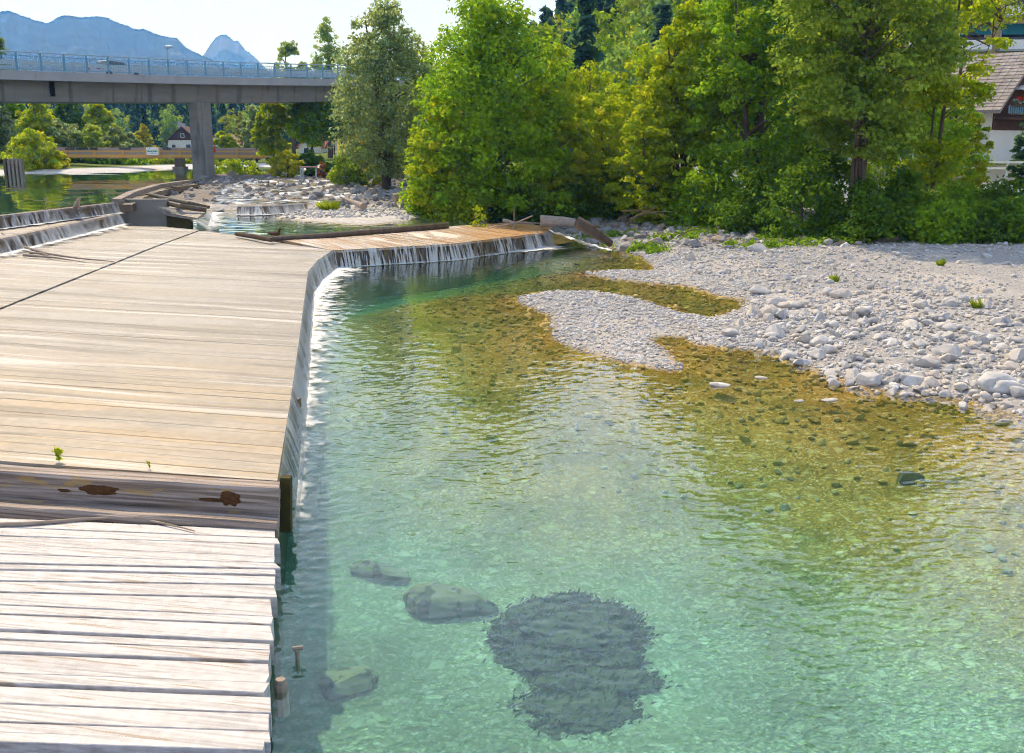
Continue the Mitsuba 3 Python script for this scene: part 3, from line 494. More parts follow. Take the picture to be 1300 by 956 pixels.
for side, off in railing:
    t = 0.3
    for z, w in ((1.24, 0.09), (1.0, 0.035), (0.12, 0.045)):
        K = 46; V = [bp(q, off, z) for q in np.linspace(0.1, LEN - 0.1, K)]; m = MB(); m.tube(V, w / 2 + 0.005, 6); put('handrail' if z > 1.2 else 'rail', m, 'galvanised' if z > 1.2 else 'rail_blue', 'road_bridge')
    while t < LEN - 0.3:
        a = bp(t, off, 0); m = MB(); m.box((a[0], a[1], a[2] + 0.45), (0.055, 0.055, 0.79)); put('post', m, 'rail_blue', 'road_bridge'); t += RS
    m = MB(); t = 0.4
    while t < LEN - 0.3:
        a = bp(t, off, 0.56); m.box(a, (0.011, 0.011, 0.44)); t += 0.155
    say(put('baluster_bars', m, 'rail_blue', 'road_bridge'), kind='stuff')
for off in (1.9, BW - 1.2):
    V = [bp(q, off, 0.62) for q in np.linspace(0.1, LEN - 0.1, 46)]; m = MB()
    for a, b in zip(V[:-1], V[1:]): m.bar(a, b, 0.06, 0.28)
    put('guard_rail', m, 'galvanised', 'road_bridge')
    t = 1.0
    while t < LEN - 1: a = bp(t, off + 0.08, 0.3); m = MB(); m.box(a, (0.05, 0.05, 0.3)); put('guard_post', m, 'galvanised', 'road_bridge'); t += 3.9
# lamp on the bridge
q = W(212, 82, 97); a = bp(t_pier - 1.0, BW + 0.1, 0)
thing('street_lamp', 'slim street lamp rising above the bridge railing in front of the blue mountain', 'street lamp')
lp = W(212, 60, a[1]); m = MB(); m.tube([[lp[0], lp[1], a[2] - 0.5], [lp[0], lp[1], lp[2]]], [0.06, 0.045], 8); put('pole', m, 'galvanised', 'street_lamp')
m = MB(); m.tube([[lp[0] - 0.1, lp[1], lp[2]], [lp[0] + 0.5, lp[1] - 0.1, lp[2] + 0.04]], [0.14, 0.09], 8); put('lamp_head', m, 'galvanised', 'street_lamp')
# car crossing
def car(name, label, t, off):
    thing(name, label, 'car'); p0 = bp(t, off, -0.20); d = spl(t, 1); d[2] = 0; d /= np.linalg.norm(d); n = np.array([-d[1], d[0], 0])
    def place(prof, w, taper, nm, mat, z=0):
        P = np.array(prof); k = len(P); V = []
        for sgn in (-1, 1): V += [p0 + d * x + n * sgn * (w / 2 - taper * max(0, (zz - 0.85)) ) + [0, 0, zz + z] for x, zz in P]
        F = [[j, (j + 1) % k, k + (j + 1) % k, k + j] for j in range(k)]; m = MB(); m.add(V, F)
        m.add(V[:k], [[0, j + 1, j] for j in range(1, k - 1)]); m.add(V[k:], [[0, j, j + 1] for j in range(1, k - 1)]); return put(nm, m, mat, name)
    place([(-2.1, 0.35), (2.1, 0.3), (2.15, 0.6), (1.9, 0.78), (0.95, 0.92), (-1.6, 0.98), (-2.1, 0.9)], 1.75, 0, 'body', 'car_paint')
    place([(-1.65, 0.95), (1.0, 0.9), (0.25, 1.36), (-1.15, 1.40)], 1.6, 0.25, 'window_band', 'window_glass')
    place([(-1.2, 1.385), (0.28, 1.345), (0.1, 1.44), (-1.0, 1.46)], 1.42, 0.1, 'roof', 'car_paint')
    for x in (-1.35, 1.35):
        for s_ in (-1, 1):
            m = MB(); c = p0 + d * x + n * s_ * 0.8 + [0, 0, 0.32]; m.tube([c - n * 0.1, c + n * 0.1], 0.32, 14); put('wheel', m, 'rubber', name)
    for s_ in (-1, 1):
        m = MB(); c = p0 + d * -2.1 + n * s_ * 0.6 + [0, 0, 0.78]; m.box(c, (0.06, 0.14, 0.08)); put('tail_light', m, 'red_paint', name)
    for s_ in (-1, 1):
        m = MB(); c = p0 + d * 2.08 + n * s_ * 0.6 + [0, 0, 0.62]; m.box(c, (0.06, 0.16, 0.07)); put('headlight', m, 'white_paint', name)
car('car', 'silver white car driving across the bridge behind the railing', t_pier - 4.2, 5.2)

# ------------------------------------------------------------------ foliage
BARK = 'bark'
LEAFY = 1.45
def foliage(C, R, nl, size, col, r, flat=0.6, wild=0.5, up=0.7):
    C = np.asarray(C); R = np.broadcast_to(R, (len(C),)); ci = np.repeat(np.arange(len(C)), nl); n = len(ci)
    q = r.standard_normal((n, 3)); q /= np.linalg.norm(q, axis=1, keepdims=True); rad = r.random(n) ** 0.45
    off = q * rad[:, None] * [1, 1, flat]; off[:, 2] -= 0.25 * (off[:, 0] ** 2 + off[:, 1] ** 2)
    P = C[ci] + off * R[ci][:, None]
    nr = off * 0.7 + r.standard_normal((n, 3)) * wild + [0, 0, up]; nr /= np.linalg.norm(nr, axis=1, keepdims=True)
    ax = r.standard_normal((n, 3)) + off * 0.8 - [0, 0, 0.35]; ax -= nr * np.sum(ax * nr, 1, keepdims=True); ax /= np.linalg.norm(ax, axis=1, keepdims=True) + 1e-9
    sd = np.cross(nr, ax); L = size * (0.65 + 0.7 * r.random(n)); Wd = L * 0.34
    v0 = P - ax * L[:, None] * 0.5; v2 = P + ax * L[:, None] * 0.5 - nr * (L * 0.12)[:, None]; v1 = P + sd * Wd[:, None] + nr * (L * 0.07)[:, None]; v3 = P - sd * Wd[:, None] + nr * (L * 0.07)[:, None]
    V = np.stack([v0, v1, v2, v3], 1).reshape(-1, 3); b = np.arange(n)[:, None] * 4; F = np.vstack([b + [0, 1, 2], b + [0, 2, 3]])
    cl = np.array(col, float) * LEAFY * np.exp(0.20 * r.standard_normal((n, 1))) * np.exp(0.14 * r.standard_normal((len(C), 1)))[ci]
    hue = (0.5 * r.standard_normal(len(C)))[ci] * 0.18 + 0.08 * r.standard_normal(n); cl = cl * np.stack([np.exp(hue * 0.7), np.exp(hue * 0.25), np.exp(-hue * 0.5)], 1)
    return V, F, np.repeat(np.clip(cl, 0.004, 0.6), 4, axis=0)
def crown_centres(h0, h1, prof, ncl, seed, lump=0.55, inner=0.35, gap=0.30):
    r = np.random.default_rng(seed); out = []; pt = np.array([p[0] for p in prof]); pr_ = np.array([p[1] for p in prof]); lo = r.random(3) * 50
    while len(out) < ncl:
        t = r.random(); R = np.interp(t, pt, pr_)
        if r.random() > (R / pr_.max()) ** 1.3 + 0.04: continue
        a = r.random() * 6.2832; u = math.sqrt(inner ** 2 + (1 - inner ** 2) * r.random()) if r.random() < 0.82 else r.random() * inner
        dv = np.array([math.cos(a), math.sin(a), t * 2.2]); f = 1 - lump / 2 + lump * meshkit.fbm(dv * 1.7 + lo, 3)
        p = np.array([math.cos(a) * u * R * f, math.sin(a) * u * R * f, h0 + (h1 - h0) * t])
        if meshkit.noise(p * 0.55 + lo) < gap: continue
        out.append(p)
    return np.array(out)
PROF = {'oval': [(0, .35), (.15, .8), (.4, 1.0), (.65, .85), (.85, .5), (1, .12)], 'broad': [(0, .55), (.2, .95), (.45, 1.0), (.7, .8), (.9, .45), (1, .15)], 'bush': [(0, .95), (.3, 1.0), (.6, .85), (.85, .5), (1, .15)],
        'slim': [(0, .5), (.2, 1.0), (.5, .85), (.8, .5), (1, .08)], 'cone': [(0, 1.0), (.3, .75), (.6, .45), (1, .04)], 'skirt': [(0, 1.0), (.25, 1.0), (.5, .9), (.75, .7), (.9, .45), (1, .12)]}
def tree(name, label, base, h, rad, ncl=240, nl=46, size=0.24, col=(.07, .13, .012), low=0.12, prof='oval', cat='tree', group=None, cr=None, limbs=22, tr=None, seed=None, trunks=1, gap=0.3, flat=0.6, elong=None, wild=0.5, squash=1.0):
    seed = seed if seed is not None else abs(hash((round(base[0], 2), round(base[1], 2), h))) % 99991
    r = np.random.default_rng(seed); base = np.asarray(base, float); key = thing(name, label, cat, group)
    C = crown_centres(h * low, h * 0.97, [(a, b * rad) for a, b in PROF[prof]], ncl, seed + 1, gap=gap); cr_ = (cr or rad * 0.19); C[:, 1] *= squash
    V, F, K = foliage(C, cr_ * (0.65 + 0.7 * r.random(len(C))), nl, size, col, r, flat, wild)
    put('crown', (V + base, F), 'leaf', key, color=K)
    m = MB(); tr = tr or h * 0.016 + 0.02; tops = []
    for k in range(trunks):
        lean = r.standard_normal(2) * 0.04 * h * (1 if trunks == 1 else 2.2); b0 = base + [*(r.standard_normal(2) * 0.25 * (trunks > 1)), -0.35]; hh = h * (0.86 if k == 0 else 0.6 + 0.25 * r.random())
        P = np.array([b0 + [lean[0] * s_ ** 1.6 + 0.03 * h * 0.2 * math.sin(5 * s_ + k), lean[1] * s_ ** 1.6, (hh + 0.35) * s_] for s_ in np.linspace(0, 1, 9)]); m.tube(P, tr * (1 - 0.88 * np.linspace(0, 1, 9)) * (1.25 if k == 0 else 0.8), 7); tops.append(P)
    for i in r.choice(len(C), min(limbs, len(C)), replace=False):
        c = C[i] + base; P = tops[r.integers(len(tops))]; hz = np.hypot(*(c - base)[:2]); zz = max(base[2] + 0.05 * h, c[2] - 0.55 * hz); s0 = np.interp(zz, P[:, 2], np.arange(9)); a = np.array([np.interp(s0, np.arange(9), P[:, j]) for j in range(3)])
        mid = (a + c) / 2 + [0, 0, 0.12 * hz]; m.tube([a, mid, c], [tr * 0.36, tr * 0.22, tr * 0.07], 5, cap=False)
    put('trunk', m, BARK, key, smooth=True)
    return key
def conifer_mesh(h, rad, r, tiers=22, col=(.018, .042, .024), size=0.5, nb=9, per=7):
    P, N_, K = [], [], []; C = []; Rr = []
    for i in range(tiers):
        t = (i + 0.5 * r.random()) / tiers; R = rad * (1 - t) ** 0.85 * (0.8 + 0.4 * r.random()) + 0.08
        for k in range(max(4, int(nb * (1 - 0.5 * t)))):
            a = r.random() * 6.2832
            for s_ in np.linspace(0.25, 1, per): C.append([math.cos(a) * R * s_, math.sin(a) * R * s_, h * (0.06 + 0.94 * t) - 0.42 * R * s_ * s_ + 0.1 * R]); Rr.append(size * 0.35)
    return foliage(np.array(C), np.array(Rr), 2, size, col, r, 0.5, 0.45, 0.8)
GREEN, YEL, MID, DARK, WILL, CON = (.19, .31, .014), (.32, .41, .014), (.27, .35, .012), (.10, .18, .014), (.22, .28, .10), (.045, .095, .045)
def gb(x, y, Y, z=None): return W(x, y, Y) if z is None else np.array([W(x, y, Y)[0], Y, z])
def gz(x, y):
    if y < 74.5 and x > -9 and not inside(POND, x, y): return float(bank_z(np.array([x]), np.array([y]))[0])
    if inside(POND, x, y): return float(pond_z(np.array([x]), np.array([y]))[0])
    return float(valley_z(np.array([x]), np.array([y]))[0])
def tr(name, label, xpx, Y, ytop, wpx, **k):                      # stands at column xpx, distance Y; top row and crown width in the photo give height and spread
    X = W(xpx, 240, Y)[0]; z = gz(X, Y); top = W(xpx, ytop, Y)[2]; return tree(name, label, (X, Y, z), top - z, wpx / FPX * Y / 2, **k)
g1 = 'trees along the right river bank'
# right bank, from the pond towards the right edge
tr('willow', 'tall loose grey-green willow where the bridge meets the trees', 494, 74, -8, 140, ncl=900, nl=24, size=0.25, cr=0.62, col=WILL, low=0.08, prof='oval', gap=0.32, trunks=3, limbs=40, cat='tree', wild=0.7)
tr('willow', 'green tree filling the gap between the tall willow and the biggest maple', 540, 84, 62, 105, ncl=260, nl=40, size=0.28, col=(.20, .28, .05), low=0.04, prof='oval', limbs=20)
tr('willow', 'low round willow bush at the foot of the tall grey-green willow', 452, 78, 182, 66, ncl=110, nl=46, size=0.24, col=(.22, .30, .02), low=0.0, prof='bush', cat='bush', limbs=8)
tr('maple', 'tall dense maple at the water edge, the biggest tree in the middle of the photo', 622, 59, -26, 205, ncl=620, nl=52, size=0.24, col=GREEN, low=0.10, prof='skirt', limbs=50, trunks=2, gap=0.30, elong=1)
tr('maple', 'bright yellow-green maple branches leaning left of the tallest maple', 560, 57.5, 118, 92, ncl=170, nl=52, size=0.23, col=YEL, low=0.02, prof='oval', limbs=16)
tr('maple', 'yellow-topped young maple just right of the tallest maple', 705, 61, 46, 100, ncl=260, nl=50, size=0.24, col=YEL, low=0.06, prof='oval', limbs=24)
tr('young_tree', 'pale green young tree half hiding the right end of the bridge', 770, 62, 118, 84, ncl=150, nl=46, size=0.22, col=YEL, low=0.02, prof='oval', limbs=14, gap=0.36)
tr('young_tree', 'layered maple sapling above the dead branches on the bank', 818, 57, 128, 92, ncl=170, nl=46, size=0.22, col=MID, low=0.02, prof='oval', limbs=14, flat=0.35)
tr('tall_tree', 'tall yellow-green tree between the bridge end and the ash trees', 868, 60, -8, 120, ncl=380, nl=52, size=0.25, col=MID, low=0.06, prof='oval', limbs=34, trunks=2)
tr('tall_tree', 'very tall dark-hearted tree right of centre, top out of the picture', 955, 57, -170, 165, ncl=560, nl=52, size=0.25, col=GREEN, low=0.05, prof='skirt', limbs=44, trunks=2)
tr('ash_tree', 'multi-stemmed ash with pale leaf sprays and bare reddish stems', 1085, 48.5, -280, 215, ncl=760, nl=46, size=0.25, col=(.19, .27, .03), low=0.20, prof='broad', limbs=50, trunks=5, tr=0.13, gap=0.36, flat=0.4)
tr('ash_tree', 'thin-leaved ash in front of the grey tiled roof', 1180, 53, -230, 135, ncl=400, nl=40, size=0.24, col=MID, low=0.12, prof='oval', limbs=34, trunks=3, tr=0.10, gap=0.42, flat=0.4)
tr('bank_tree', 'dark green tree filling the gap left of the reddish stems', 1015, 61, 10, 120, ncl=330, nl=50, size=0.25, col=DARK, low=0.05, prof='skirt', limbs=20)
tr('bank_tree', 'small round yellow-green tree in front of the white house wall', 1228, 64, 140, 62, ncl=120, nl=46, size=0.22, col=(.26, .30, .012), low=0.12, prof='oval', limbs=12)
tr('bank_tree', 'leafy sapling before the tiled roof and the white wall below it', 1200, 62, 96, 84, ncl=130, nl=44, size=0.22, col=GREEN, low=0.1, prof='oval', limbs=18, gap=0.36)
tr('spruce', 'drooping dark young spruce at the right edge beside the balcony', 1306, 52, 78, 66, ncl=140, nl=40, size=0.22, col=(.06, .12, .05), low=0.05, prof='cone', limbs=14, flat=0.3)
tr('overhanging_tree', 'leafy top hanging into the upper right corner before the apartment block', 1200, 70, -120, 200, tr=0.16, ncl=170, nl=44, size=0.26, col=MID, low=0.62, prof='broad', limbs=24, trunks=2, gap=0.4)
tr('young_tree', 'bright yellow-green tree in the dip between the big maple and the tall trees', 745, 66, 70, 120, ncl=260, nl=50, size=0.26, col=YEL, low=0.04, prof='oval', limbs=20)
tr('young_tree', 'light green tree with a rounded top above the bridge end', 812, 70, 52, 120, ncl=260, nl=50, size=0.27, col=MID, low=0.04, prof='broad', limbs=20)
tr('bank_tree', 'lacy tree screening the white house wall left of the balcony', 1140, 60, 60, 150, ncl=330, nl=42, size=0.23, col=GREEN, low=0.08, prof='oval', limbs=26, gap=0.40)
# understorey shrubs along the tree foot; canopy shade painted into darker leaf colours
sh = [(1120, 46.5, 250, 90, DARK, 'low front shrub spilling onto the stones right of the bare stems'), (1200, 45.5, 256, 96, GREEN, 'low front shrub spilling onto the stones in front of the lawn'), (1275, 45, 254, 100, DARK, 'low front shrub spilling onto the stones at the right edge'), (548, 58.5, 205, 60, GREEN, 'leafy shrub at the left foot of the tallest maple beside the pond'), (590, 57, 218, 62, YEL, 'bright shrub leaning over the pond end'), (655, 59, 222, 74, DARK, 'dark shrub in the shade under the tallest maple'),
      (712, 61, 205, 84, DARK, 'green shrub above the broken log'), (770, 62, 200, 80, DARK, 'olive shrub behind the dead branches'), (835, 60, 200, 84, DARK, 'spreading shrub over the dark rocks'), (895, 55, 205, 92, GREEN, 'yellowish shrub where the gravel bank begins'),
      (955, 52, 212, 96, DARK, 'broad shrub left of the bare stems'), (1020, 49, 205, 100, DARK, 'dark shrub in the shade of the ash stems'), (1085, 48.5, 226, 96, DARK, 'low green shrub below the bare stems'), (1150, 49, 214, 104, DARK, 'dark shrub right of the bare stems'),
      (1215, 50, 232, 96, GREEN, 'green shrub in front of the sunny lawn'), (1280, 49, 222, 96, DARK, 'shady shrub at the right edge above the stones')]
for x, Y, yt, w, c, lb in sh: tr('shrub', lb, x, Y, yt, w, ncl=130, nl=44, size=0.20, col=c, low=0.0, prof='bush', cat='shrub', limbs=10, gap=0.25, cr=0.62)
tr('shrub', 'small yellow-green shrub growing from the pond end of the reddish weir', 604, 51, 262, 44, ncl=34, nl=24, size=0.14, col=YEL, low=0.05, prof='oval', cat='shrub', limbs=16, cr=0.28, gap=0.2)
# across the pond and under the bridge
tr('river_tree', 'bright green tree behind the bridge pier, right of the poplar', 352, 106, 122, 52, ncl=200, nl=40, size=0.36, col=MID, low=0.08, prof='oval', limbs=12)
tr('river_tree', 'dark green tree with thin pale trunks under the bridge', 398, 104, 118, 62, ncl=200, nl=40, size=0.36, col=GREEN, low=0.34, prof='broad', limbs=18, trunks=3)
tr('river_tree', 'green tree with two dark trunks left of the yellow house', 432, 99, 116, 44, ncl=130, nl=40, size=0.34, col=DARK, low=0.42, prof='broad', limbs=12, trunks=2)
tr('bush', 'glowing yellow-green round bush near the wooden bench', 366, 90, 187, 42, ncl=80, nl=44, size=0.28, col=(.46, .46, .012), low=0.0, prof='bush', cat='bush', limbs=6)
tr('bush', 'dark bush beside the wooden bench', 396, 93, 190, 40, ncl=70, nl=44, size=0.28, col=DARK, low=0.0, prof='bush', cat='bush', limbs=6)
tr('bush', 'reddish brown bush right of the wooden bench', 410, 89, 203, 16, ncl=30, nl=40, size=0.22, col=(.24, .10, .03), low=0.0, prof='bush', cat='bush', limbs=4)
tr('bush', 'dark green bush between the red-brown bush and the willow', 424, 90, 200, 26, ncl=50, nl=40, size=0.25, col=DARK, low=0.0, prof='bush', cat='bush', limbs=4)
tr('bush', 'low bush on the stony shore just right of the bridge pier', 300, 118, 196, 66, ncl=90, nl=40, size=0.3, col=MID, low=0.0, prof='bush', cat='bush', limbs=4)
tr('river_tree', 'light green round tree right of the bridge pier above the footbridge', 288, 140, 166, 34, ncl=90, nl=40, size=0.42, col=MID, low=0.1, prof='broad', limbs=8)
tr('poplar', 'slim yellowish poplar right of the bridge pier', 310, 150, 139, 15, ncl=70, nl=36, size=0.42, col=(.26, .25, .04), low=0.05, prof='slim', limbs=6)
tr('river_tree', 'soft grey-green tree behind the slim poplar', 328, 138, 132, 40, ncl=140, nl=40, size=0.42, col=WILL, low=0.05, prof='broad', limbs=8)
tr('birch', 'slender birch rising highest above the bridge', 421, 150, 13, 50, ncl=300, nl=22, size=0.38, col=(.26, .36, .08), low=0.25, prof='slim', limbs=26, gap=0.36)
tr('birch', 'rounded pale birch above the bridge left of the slender birch', 375, 152, 44, 46, ncl=170, nl=34, size=0.40, col=(.24, .32, .08), low=0.4, prof='broad', limbs=20, gap=0.38)
tr('birch', 'low green crown between the birches and the willow above the bridge', 448, 140, 70, 40, ncl=120, nl=34, size=0.40, col=(.22, .29, .04), low=0.3, prof='broad', limbs=10)
tr('pine_tree', 'dark pine with open branches above the left end of the bridge', 10, 118, 36, 48, ncl=110, nl=34, size=0.34, col=(.15, .21, .04), low=0.5, prof='broad', limbs=24, gap=0.42)
# left bank behind the bridge
lb = [('river_tree', 'grey-green tree at the left edge under the bridge', 4, 112, 120, 46, WILL, 'broad', 0.05), ('river_tree', 'yellow-leaved tree behind the left bank under the bridge', 52, 122, 118, 58, YEL, 'oval', 0.1),
      ('river_tree', 'dark tree just under the bridge girder left of centre span', 96, 150, 112, 44, DARK, 'oval', 0.1), ('river_tree', 'green tree standing highest behind the willow bushes', 134, 150, 126, 44, MID, 'oval', 0.05),
      ('river_tree', 'tree behind the sheet pile wall at the left', 26, 128, 110, 50, GREEN, 'oval', 0.05)]
for nm, l, x, Y, yt, w, c, pf, lo in lb: tr(nm, l, x, Y, yt, w, ncl=170, nl=40, size=0.40, col=c, low=lo, prof=pf, limbs=8)
wb = [(46, 104, 163, 66, YEL, 'big sunlit yellow-green bush on the left end of the gravel bar'), (72, 106, 186, 34, (.42, .46, .012), 'lower yellow bush leaning towards the gravel bar'), (88, 122, 146, 56, WILL, 'largest silvery willow bush behind the footbridge'),
      (122, 122, 156, 48, (.26, .34, .04), 'green willow bush in the row behind the footbridge'), (152, 124, 160, 44, WILL, 'silvery willow bush near the little hut roof'), (172, 128, 168, 32, WILL, 'smallest silvery bush left of the hut'),
      (187, 152, 157, 30, (.38, .34, .01), 'round golden-green tree left of the white house'), (60, 116, 170, 40, MID, 'green bush between the sunlit bush and the willows')]
for x, Y, yt, w, c, l in wb: tr('willow_bush', l, x, Y, yt, w, ncl=110, nl=44, size=0.34, col=c, low=0.0, prof='bush', cat='bush', limbs=5, gap=0.2)
hd = [(96, 118.5, 60), (130, 120.5, 56), (165, 123, 56), (205, 128, 54), (250, 132, 54), (290, 136, 50)]
for i, (x, Y, w) in enumerate(hd): tr('riverside_hedge', ['dark bush under the left end of the footbridge', 'second dark bush under the footbridge', 'bush under the footbridge below the hut', 'light bush under the banner', 'bush under the footbridge behind the bridge pier', 'dark bush under the right end of the footbridge'][i],
                                      x, Y, 193, w, ncl=80, nl=40, size=0.32, col=(DARK, DARK, GREEN, MID, MID, DARK)[i], low=0.0, prof='bush', cat='bush', limbs=4, gap=0.2)

# forest: the right hillside and the far hill, one mass each
def forest(name, pts, kinds, seed):
    r = np.random.default_rng(seed); vs, fs, cs, n = [], [], [], 0
    protos = []
    for i in range(4): protos.append(('c', conifer_mesh(15, 2.9, r, 16, CON, 1.3, 7, 4)))
    for i in range(4):
        C = crown_centres(1.5, 12, [(a, b * 4.2) for a, b in PROF['broad']], 60, 900 + i, gap=0.15); protos.append(('d', foliage(C, 1.25, 26, 0.62, [(.19, .29, .016), (.13, .22, .016), (.28, .35, .016), (.17, .27, .04)][i], r)))
    for x, y, kd, s in pts:
        V, F, K = protos[r.integers(4) + (0 if kd == 'c' else 4)][1]; a = r.random() * 6.28; R = np.array([[math.cos(a), -math.sin(a), 0], [math.sin(a), math.cos(a), 0], [0, 0, 1]])
        z = float(valley_z(np.array([x]), np.array([y]))[0]); vs.append(V @ R.T * s * np.array([1, 1, 0.85 + 0.3 * r.random()]) + [x, y, z - 0.3]); fs.append(F + n); n += len(V); cs.append(np.clip(K * math.exp(0.15 * r.standard_normal()), 0.004, .5))
    return say(put(name, (np.vstack(vs), np.vstack(fs)), 'leaf', color=np.vstack(cs)), *(('mixed green forest covering the hillside behind the right bank', 'forest') if name == 'hillside_wood' else ('dark blue-green conifer forest behind the white house', 'forest')), kind='stuff')
pts = []; fr = np.random.default_rng(41)
for _ in range(4000):
    x, y = fr.uniform(-6, 95), fr.uniform(112, 250)
    if abs(x / y - 0.18) > 0.30 or (x / y > 0.36 and y < 150): continue
    if all((x - q[0]) ** 2 + (y - q[1]) ** 2 > 21 for q in pts):
        pts.append((x, y, 'c' if fr.random() < (0.75 if y > 185 and x / y < 0.13 else 0.16) else 'd', 0.8 + 0.5 * fr.random()))
    if len(pts) > 240: break
forest('hillside_wood', pts, None, 5)
pts = []
for _ in range(3000):
    y = fr.uniform(262, 440); x = fr.uniform(-0.56, -0.17) * y
    if all((x - q[0]) ** 2 + (y - q[1]) ** 2 > 22 for q in pts): pts.append((x, y, 'c' if fr.random() < 0.72 else 'd', min(1.0 + 0.5 * fr.random(), (2.8 + 79 / 1300 * y - float(valley_z(np.array([x]), np.array([y]))[0])) / 17.5)))
    if len(pts) > 330: break
forest('far_wood', pts, None, 6)
for i, (x, Y, yt, l) in enumerate([(697, 190, 12, 'spruce on the skyline nearest the open sky'), (722, 196, 10, 'second skyline spruce right of the open sky'), (745, 180, -4, 'tall spruce above the hillside with a pointed top'), (772, 185, -14, 'dark spruce on the upper hillside right of the pointed one')]):
    X = W(x, 100, Y)[0]; z = float(valley_z(np.array([X]), np.array([Y]))[0]); top = W(x, yt, Y)[2]; key = thing('spruce', l, 'tree')
    V, F, K = conifer_mesh(top - z, (top - z) * 0.17, np.random.default_rng(60 + i), 30, CON, 0.9, 10, 6); put('crown', (V + [X, Y, z], F), 'leaf', key, color=K)
    m = MB(); m.tube([[X, Y, z - 0.5], [X, Y, top - 0.6]], [0.25, 0.03], 6); put('trunk', m, 'bark', key)

# ------------------------------------------------------------------ mountains
def mountain(name, prof, Y, depth, mat, seed, base=182):
    xs = np.arange(prof[0][0], prof[-1][0] + .1, 2.0); ys = np.interp(xs, [p[0] for p in prof], [p[1] for p in prof]); rows = []; K = 26; r = np.random.default_rng(seed)
    ys = ys + 1.6 * (meshkit.fbm(np.stack([xs * 0.16, 0 * xs, 0 * xs + seed], -1), 4) - 0.5) * 2
    for k in range(-6, K):
        f = 1 - (k / (K - 1)) if k >= 0 else 1 - (-k / 6) ** 1.1 * 0.6
        yy = Y - depth * (1 - f) if k >= 0 else Y + depth * 0.5 * (-k / 6)
        P = np.array([W(x, y, Y) for x, y in zip(xs, ys)]); zc_ = P[:, 2] * (f ** 1.15 if k >= 0 else f); X = P[:, 0] * (yy / Y)
        nz = meshkit.fbm(np.stack([X * 0.0035, np.full_like(X, yy * 0.0022), 0 * X + seed], -1), 5) - 0.5
        rg = np.abs(meshkit.fbm(np.stack([X * 0.006, np.full_like(X, yy * 0.0016), 0 * X + seed + 3], -1), 4) - 0.5)
        rows.append(np.c_[X, np.full_like(X, yy) + nz * depth * 0.15, zc_ + (nz * 0.28 - rg * 0.35) * zc_ * min(1, abs(k) / 4) ])
    V = np.vstack(rows); n = len(xs); i = np.arange(V.shape[0]).reshape(-1, n); F = np.vstack([np.stack([i[:-1, :-1], i[:-1, 1:], i[1:, 1:]], -1).reshape(-1, 3), np.stack([i[:-1, :-1], i[1:, 1:], i[1:, :-1]], -1).reshape(-1, 3)])
    return say(put(name, (V, F), mat, smooth=35), kind='structure')
mountain('mountain_ridge', [(-420, 90), (-300, 40), (-160, 52), (-80, 20), (-30, 30), (0, 13), (12, 14), (30, 21), (52, 28), (66, 24), (82, 18), (90, 20), (105, 24), (125, 22), (140, 24), (155, 30), (168, 36), (182, 37), (205, 45), (222, 48), (233, 60), (262, 73), (285, 84), (330, 105), (420, 150), (480, 172)], 3200, 1500, 'mountain', 3)
mountain('mountain_peak', [(150, 130), (205, 95), (240, 80), (258, 70), (268, 57), (274, 49), (279, 45), (287, 44), (293, 48), (298, 53), (303, 52), (307, 59), (316, 66), (326, 76), (334, 85), (360, 110), (420, 150)], 4600, 1300, 'rock_peak', 8)

# ------------------------------------------------------------------ footbridge, houses
thing('footbridge', 'low wooden footbridge with yellow-orange rails far behind the road bridge', 'footbridge')
fl, fr_ = W(-60, 198, 112), W(338, 199, 112); FD = (fr_ - fl) / np.linalg.norm(fr_ - fl); FLn = np.linalg.norm(fr_ - fl); fz = fl[2]
for k in range(11):
    a = fl + FD * FLn * k / 11; b = fl + FD * FLn * (k + 1) / 11 - FD * 0.05
    for z, h, nm, mt, off in ((0.05, 0.28, 'lower_rail', 'yellow_paint', -0.06), (0.33, 0.22, 'grey_board', 'board_grey', 0), (0.52, 0.13, 'middle_rail', 'yellow_paint', -0.06), (0.72, 0.2, 'upper_board', 'board_grey', 0)):
        m = MB(); m.bar(a + [0, off, z], b + [0, off, z], 0.08, h); put(nm, m, mt, 'footbridge')
    m = MB(); m.box(a + [0, -0.13, 0.45], (0.08, 0.05, 0.5)); put('post', m, 'yellow_paint', 'footbridge')
m = MB(); m.bar(fl + [0, 1.2, -0.1], fr_ + [0, 1.2, -0.1], 2.2, 0.2); put('deck', m, 'board_grey', 'footbridge')
m = MB(); m.bar(fl + [0, 2.35, 0.5], fr_ + [0, 2.35, 0.5], 0.08, 0.8); put('far_parapet', m, 'board_grey', 'footbridge')
for x in (228, 20): 
    q = W(x, 200, 112.9); m = MB(); m.box((q[0], q[1], 1.5), (0.42, 0.6, 1.95 if x > 100 else 1.9)); put('pier', m, 'wet_wood', 'footbridge'); m = MB(); m.box((q[0], q[1], 1.6), (0.6, 0.8, 0.75)); put('pier_foot', m, 'concrete', 'footbridge')
for x0, x1 in ((83, 95), (97, 112), (115, 124), (152, 166), (207, 217), (325, 336)):
    a, b = W(x0, 191, 111.9), W(x1, 191, 111.9); m = MB(); m.bar([a[0], 111.85, fz + 0.76], [b[0], 111.85, fz + 0.76], 0.1, 0.22); put('dark_panel', m, 'window_glass', 'footbridge')
thing('banner', 'white banner with green lettering hung on the footbridge rail', 'banner')
a, b = W(185.5, 195, 111.6), W(201, 195, 111.6); cx = (a + b) / 2; m = MB(); m.box((cx[0], 111.7, fz + 0.50), ((b[0] - a[0]) / 2, 0.02, 0.42)); put('cloth', m, 'white_paint', 'banner')
m = MB(); br = np.random.default_rng(4); x = -0.55
